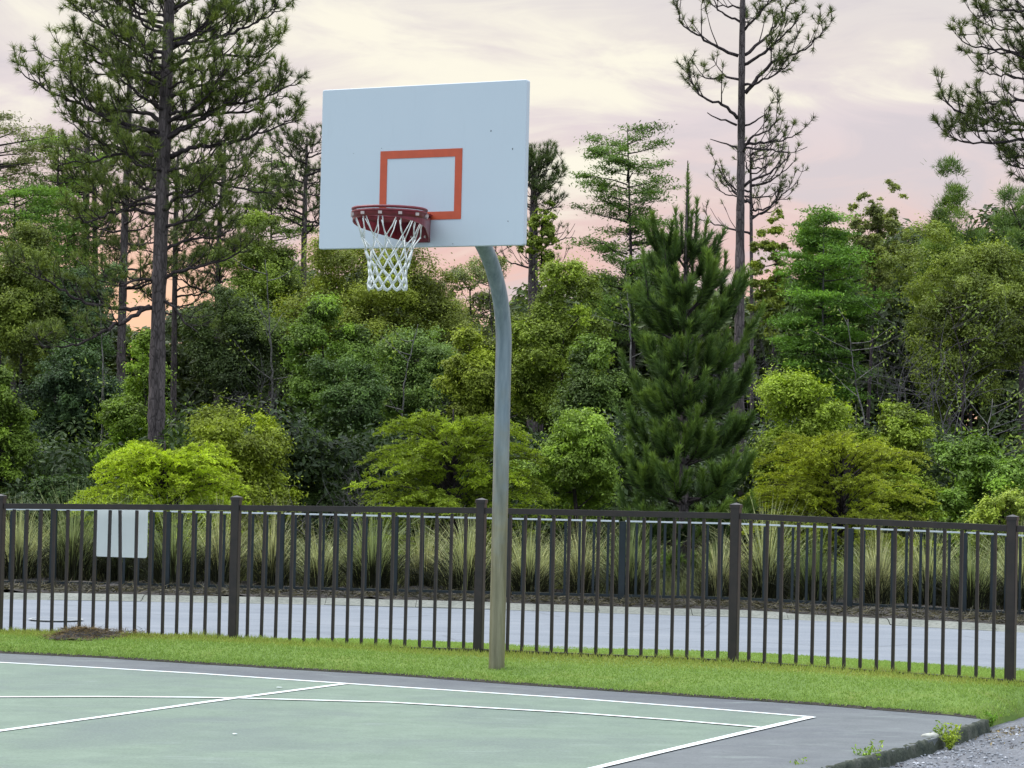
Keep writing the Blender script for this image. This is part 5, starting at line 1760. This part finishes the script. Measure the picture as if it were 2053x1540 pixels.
# ------------------------------------------------------------------ small things
def straw_mound():
    c = at(160, 1284, 19.35)
    c[2] = ZL - 0.02
    o = Acc()
    n, m = 40, 14
    a = np.linspace(0, 2 * math.pi, n, endpoint=False)
    V = [c + up * 0.075]
    for k in range(1, m + 1):
        f = k / m
        for t in a:
            rx, ry = 0.44 * f * (1 + 0.12 * math.sin(3 * t + 1)), 0.22 * f
            hgt = 0.075 * (math.cos(f * math.pi) * 0.5 + 0.5) * (1 + 0.25 * math.sin(5 * t) * f)
            V.append(c + np.array([math.cos(t) * rx + 0.12 * f, math.sin(t) * ry, hgt + RNG.normal() * 0.006]))
    V = np.array(V)
    o.add(V, [(0, 1 + i, 1 + (i + 1) % n) for i in range(n)])
    i = np.arange(n)
    fs = np.concatenate([np.c_[1 + (k - 1) * n + i, 1 + (k - 1) * n + (i + 1) % n, 1 + k * n + (i + 1) % n, 1 + k * n + i] for k in range(1, m)])
    o.f4.append(fs[:, ::-1])
    root = thing('pine_straw_heap', c, 'low heap of brown pine straw at the foot of the bronze fence', 'heap')
    o.build('mound', M['mulch'], root, True, origin=c)
    s = Acc()
    k = 2600
    idx = RNG.integers(0, len(V), k)
    P = V[idx] + RNG.normal(size=(k, 3)) * np.array([0.03, 0.02, 0.004])
    P[:, 0] += np.where(RNG.random(k) < 0.25, RNG.uniform(0, 0.6, k), 0)
    P[:, 2] = np.where(P[:, 0] > c[0] + 0.5, c[2] + 0.03, P[:, 2])
    s.needles(P, RNG.normal(size=(k, 3)) * np.array([1, 0.8, 0.25]) + np.array([0, 0, 0.12]), RNG.uniform(0.03, 0.09, k), 0.004, RNG.random(k))
    s.build('straw', M['straw'], root, color=(0.16, 0.105, 0.075), origin=c)


straw_mound()


def manhole():
    c = gnd(112, 1246, ZR)
    root = thing('manhole', c + up * 0.008, 'pale round manhole ring set in the road at the left', 'manhole')
    r1, r2, r3 = 1.0 * 0.36, 0.27, 0.255
    r1 = (gnd(170, 1246, ZR)[0] - gnd(54, 1246, ZR)[0]) / 2
    a = Acc()
    th = np.linspace(0, 2 * math.pi, 48, endpoint=False)
    for rr, z in (((r1, r1 * 0.88), 0.024),):
        V = np.concatenate([[c + np.array([math.cos(t) * rr[0], math.sin(t) * rr[0], z]) for t in th], [c + np.array([math.cos(t) * rr[1], math.sin(t) * rr[1], z]) for t in th],
                            [c + np.array([math.cos(t) * rr[1] * .97, math.sin(t) * rr[1] * .97, z - .02]) for t in th]])
        i = np.arange(48)
        a.add(V, np.concatenate([np.c_[i, (i + 1) % 48, 48 + (i + 1) % 48, 48 + i], np.c_[48 + i, 48 + (i + 1) % 48, 96 + (i + 1) % 48, 96 + i]]))
    M['ring'] = mat_simple('pale_concrete', (0.38, 0.39, 0.38), 0.9, 0, 0.15, 12)
    a.build('ring', M['ring'], root, origin=c + up * 0.008)
    a = Acc()
    rr = r1 * 0.86
    V = [c + up * 0.024] + [c + np.array([math.cos(t) * rr, math.sin(t) * rr, 0.022]) for t in th]
    a.add(V, [(0, i + 1, (i + 1) % 48 + 1) for i in range(48)])
    a.build('cover', M['road'], root, origin=c + up * 0.008)


manhole()


def weed(label, px, py, h, n, seed, col=(0.07, 0.095, 0.018)):
    rng = np.random.default_rng(seed)
    c = gnd(px, py, -0.062)
    root = thing('weed', c, label, 'weed')
    st, lf = Acc(), Acc()
    P, N = [], []
    for k in range(n):
        d = unit(np.array([rng.normal() * 0.35, rng.normal() * 0.3, 1.0]))
        L = h * rng.uniform(0.5, 1.0)
        q = [c + d * L * f + np.array([d[0], d[1], 0]) * 0.25 * L * f * f for f in np.linspace(0, 1, 6)]
        st.tube(q, np.linspace(0.0022, 0.001, 6), 4)
        for f in np.linspace(0.12, 1, int(L / 0.006)):
            p = c + d * L * f + np.array([d[0], d[1], 0]) * 0.25 * L * f * f
            P.append(p + rng.normal(size=3) * 0.008)
            N.append(rng.normal(size=3) + np.array([0, -0.4, 0.5]))
    lf.leaves(np.array(P), np.array(N), 0.012 * rng.uniform(0.7, 1.4, len(P)), 0.4, np.clip(rng.normal(0.5, 0.2, len(P)), 0, 1))
    st.build('stem', M['leaf'], root, color=(0.10, 0.12, 0.03), origin=c)
    lf.build('foliage', M['leaf'], root, color=col, origin=c)


weed('largest bright weed sprouting from the gravel at the court edge', 1905, 1502, 0.165, 16, 1, (0.095, 0.112, 0.018))
weed('small weed beside the pale stone on the court edge', 1883, 1496, 0.14, 8, 2)
weed('bushy green weed lower down the mossy court edge', 1733, 1538, 0.12, 14, 3, (0.066, 0.098, 0.018))
weed('thin single-stemmed weed against the mossy court edge', 1757, 1530, 0.13, 3, 4, (0.10, 0.12, 0.04))
weed('tiny weed at the bottom edge of the picture', 1607, 1556, 0.11, 6, 5)
weed('green weed tuft at the far corner of the court', 1985, 1456, 0.10, 14, 6, (0.055, 0.098, 0.018))


def stone(name, label, c, r, mat, seed, sq=(1, 1, 0.8), cat='stone', group=None):
    rng = np.random.default_rng(seed)
    import bmesh
    bm = bmesh.new()
    bmesh.ops.create_icosphere(bm, subdivisions=3, radius=1.0)
    ph = rng.uniform(0, 6, 6)
    for v in bm.verts:
        d = v.co.normalized()
        k = 1 + 0.14 * math.sin(3 * d.x + ph[0]) + 0.12 * math.sin(4 * d.y + ph[1]) + 0.1 * math.sin(5 * d.z + ph[2]) + 0.05 * math.sin(11 * d.x + 9 * d.y + ph[3])
        v.co = Vector((d.x * k * r * sq[0], d.y * k * r * sq[1], d.z * k * r * sq[2]))
    me = bpy.data.meshes.new(name)
    bm.to_mesh(me)
    bm.free()
    me.materials.append(mat)
    for p in me.polygons:
        p.use_smooth = True
    o = bpy.data.objects.new(name, me)
    C.objects.link(o)
    o.location = tuple(c)
    return tag(o, label, cat, group)


stone('stone', 'pale rounded stone on the mossy court edge', gnd(1864, 1479, -0.005), 0.040, M['rock'], 4, (1.1, 1.0, 0.8))
for i, (lb, x, y, z, r) in enumerate((('tiny white scrap on the lawn left of the hoop pole', 632, 1324, .055, .010), ('tiny white scrap on the lawn right of the hoop pole', 1203, 1328, .10, .010),
                                      ('tiny white scrap on the lawn below the third panel', 1408, 1366, .06, .009), ('white scrap lying on the green court inside the lane line', 560, 1378, .012, .012),
                                      ('white fleck lying on the green court in the foreground', 471, 1471, .011, .010))):
    stone('litter', lb, gnd(x, y, z), r, M['sign'], 20 + i, (1.4, 1.0, 0.2), 'litter')
for i, (lb, x, y) in enumerate((('brown leaf on the lawn under the third fence panel', 1327, 1350), ('brown leaf on the lawn right of the third bronze post', 1428, 1340))):
    stone('dead_leaf', lb, gnd(x, y, .075), .05, M['soil'], 40 + i, (1.3, .8, .25), 'leaf')


def gravel_stones():
    n = 9000
    x = RNG.uniform(1.2, 4.6, n)
    y = RNG.uniform(12.0, 16.8, n)
    # right of the court edge, in front of the lawn
    t = (y - corner[1]) / e_dir[1]
    xe = corner[0] + e_dir[0] * t + 0.07
    ok = (x > xe) & (y < lawn_front(x) - 0.02) & (np.abs(x / y) < 0.23)
    x, y = x[ok], y[ok]
    n = len(x)
    r = RNG.uniform(0.003, 0.011, n)
    P = np.c_[x, y, np.full(n, -0.063)]
    oc = np.array([(1, 0, 0), (-1, 0, 0), (0, 1, 0), (0, -1, 0), (0, 0, 1), (0, 0, -1)], float)
    V = P[:, None] + oc[None] * (r[:, None, None] * RNG.uniform(0.6, 1.3, (n, 6, 1))) * np.array([1.2, 1.2, 0.8])
    F = np.array([(0, 2, 4), (2, 1, 4), (1, 3, 4), (3, 0, 4), (2, 0, 5), (1, 2, 5), (3, 1, 5), (0, 3, 5)])
    a = Acc()
    a.add(V.reshape(-1, 3), (np.arange(n)[:, None, None] * 6 + F[None]).reshape(-1, 3), np.repeat(RNG.random(n), 6))
    m, w, out = new_mat('gravel_stone')
    tt = w.n('ShaderNodeAttribute', attribute_name='tint').outputs['Fac']
    pbsdf(w, out, w.ramp(tt, [(0.0, (0.10, 0.09, 0.09)), (0.4, (0.19, 0.20, 0.215)), (0.85, (0.27, 0.28, 0.30)), (1.0, (0.5, 0.5, 0.52))]), 0.9)
    tag(a.build('gravel', m), kind='stuff')
    # dry leaf litter by the lawn corner
    k = 1500
    x = RNG.uniform(2.5, 4.2, k)
    yy = lawn_front(x) - np.abs(RNG.normal(0, 0.35, k)) - 0.02
    t = (yy - corner[1]) / e_dir[1]
    ok = x > corner[0] + e_dir[0] * t + 0.05
    P = np.c_[x, yy, np.full(k, -0.07) + RNG.uniform(0, 0.012, k)][ok]
    a = Acc()
    a.leaves(P, RNG.normal(size=P.shape) * 0.5 + np.array([0, 0, 1.0]), RNG.uniform(0.008, 0.022, len(P)), 0.3, RNG.random(len(P)))
    tag(a.build('leaf_litter', M['straw'], color=(0.20, 0.15, 0.12)), kind='stuff')


gravel_stones()


def verge_litter():
    """dry sticks and straw on the mulch behind the kerb"""
    n = 9000
    x = RNG.uniform(-6.5, 6.5, n)
    y = kerb_lo(x) + 0.41 + np.abs(RNG.normal(0, 0.8, n))
    z = np.full(n, ZR + 0.06)
    a = Acc()
    a.needles(np.c_[x, y, z + RNG.uniform(0, 0.05, n)], RNG.normal(size=(n, 3)) * np.array([1, 1, 0.25]) + np.array([0, 0, 0.1]), RNG.uniform(0.05, 0.22, n), 0.010, RNG.random(n))
    tag(a.build('straw_litter', M['straw'], color=(0.060, 0.050, 0.042)), kind='stuff')


verge_litter()
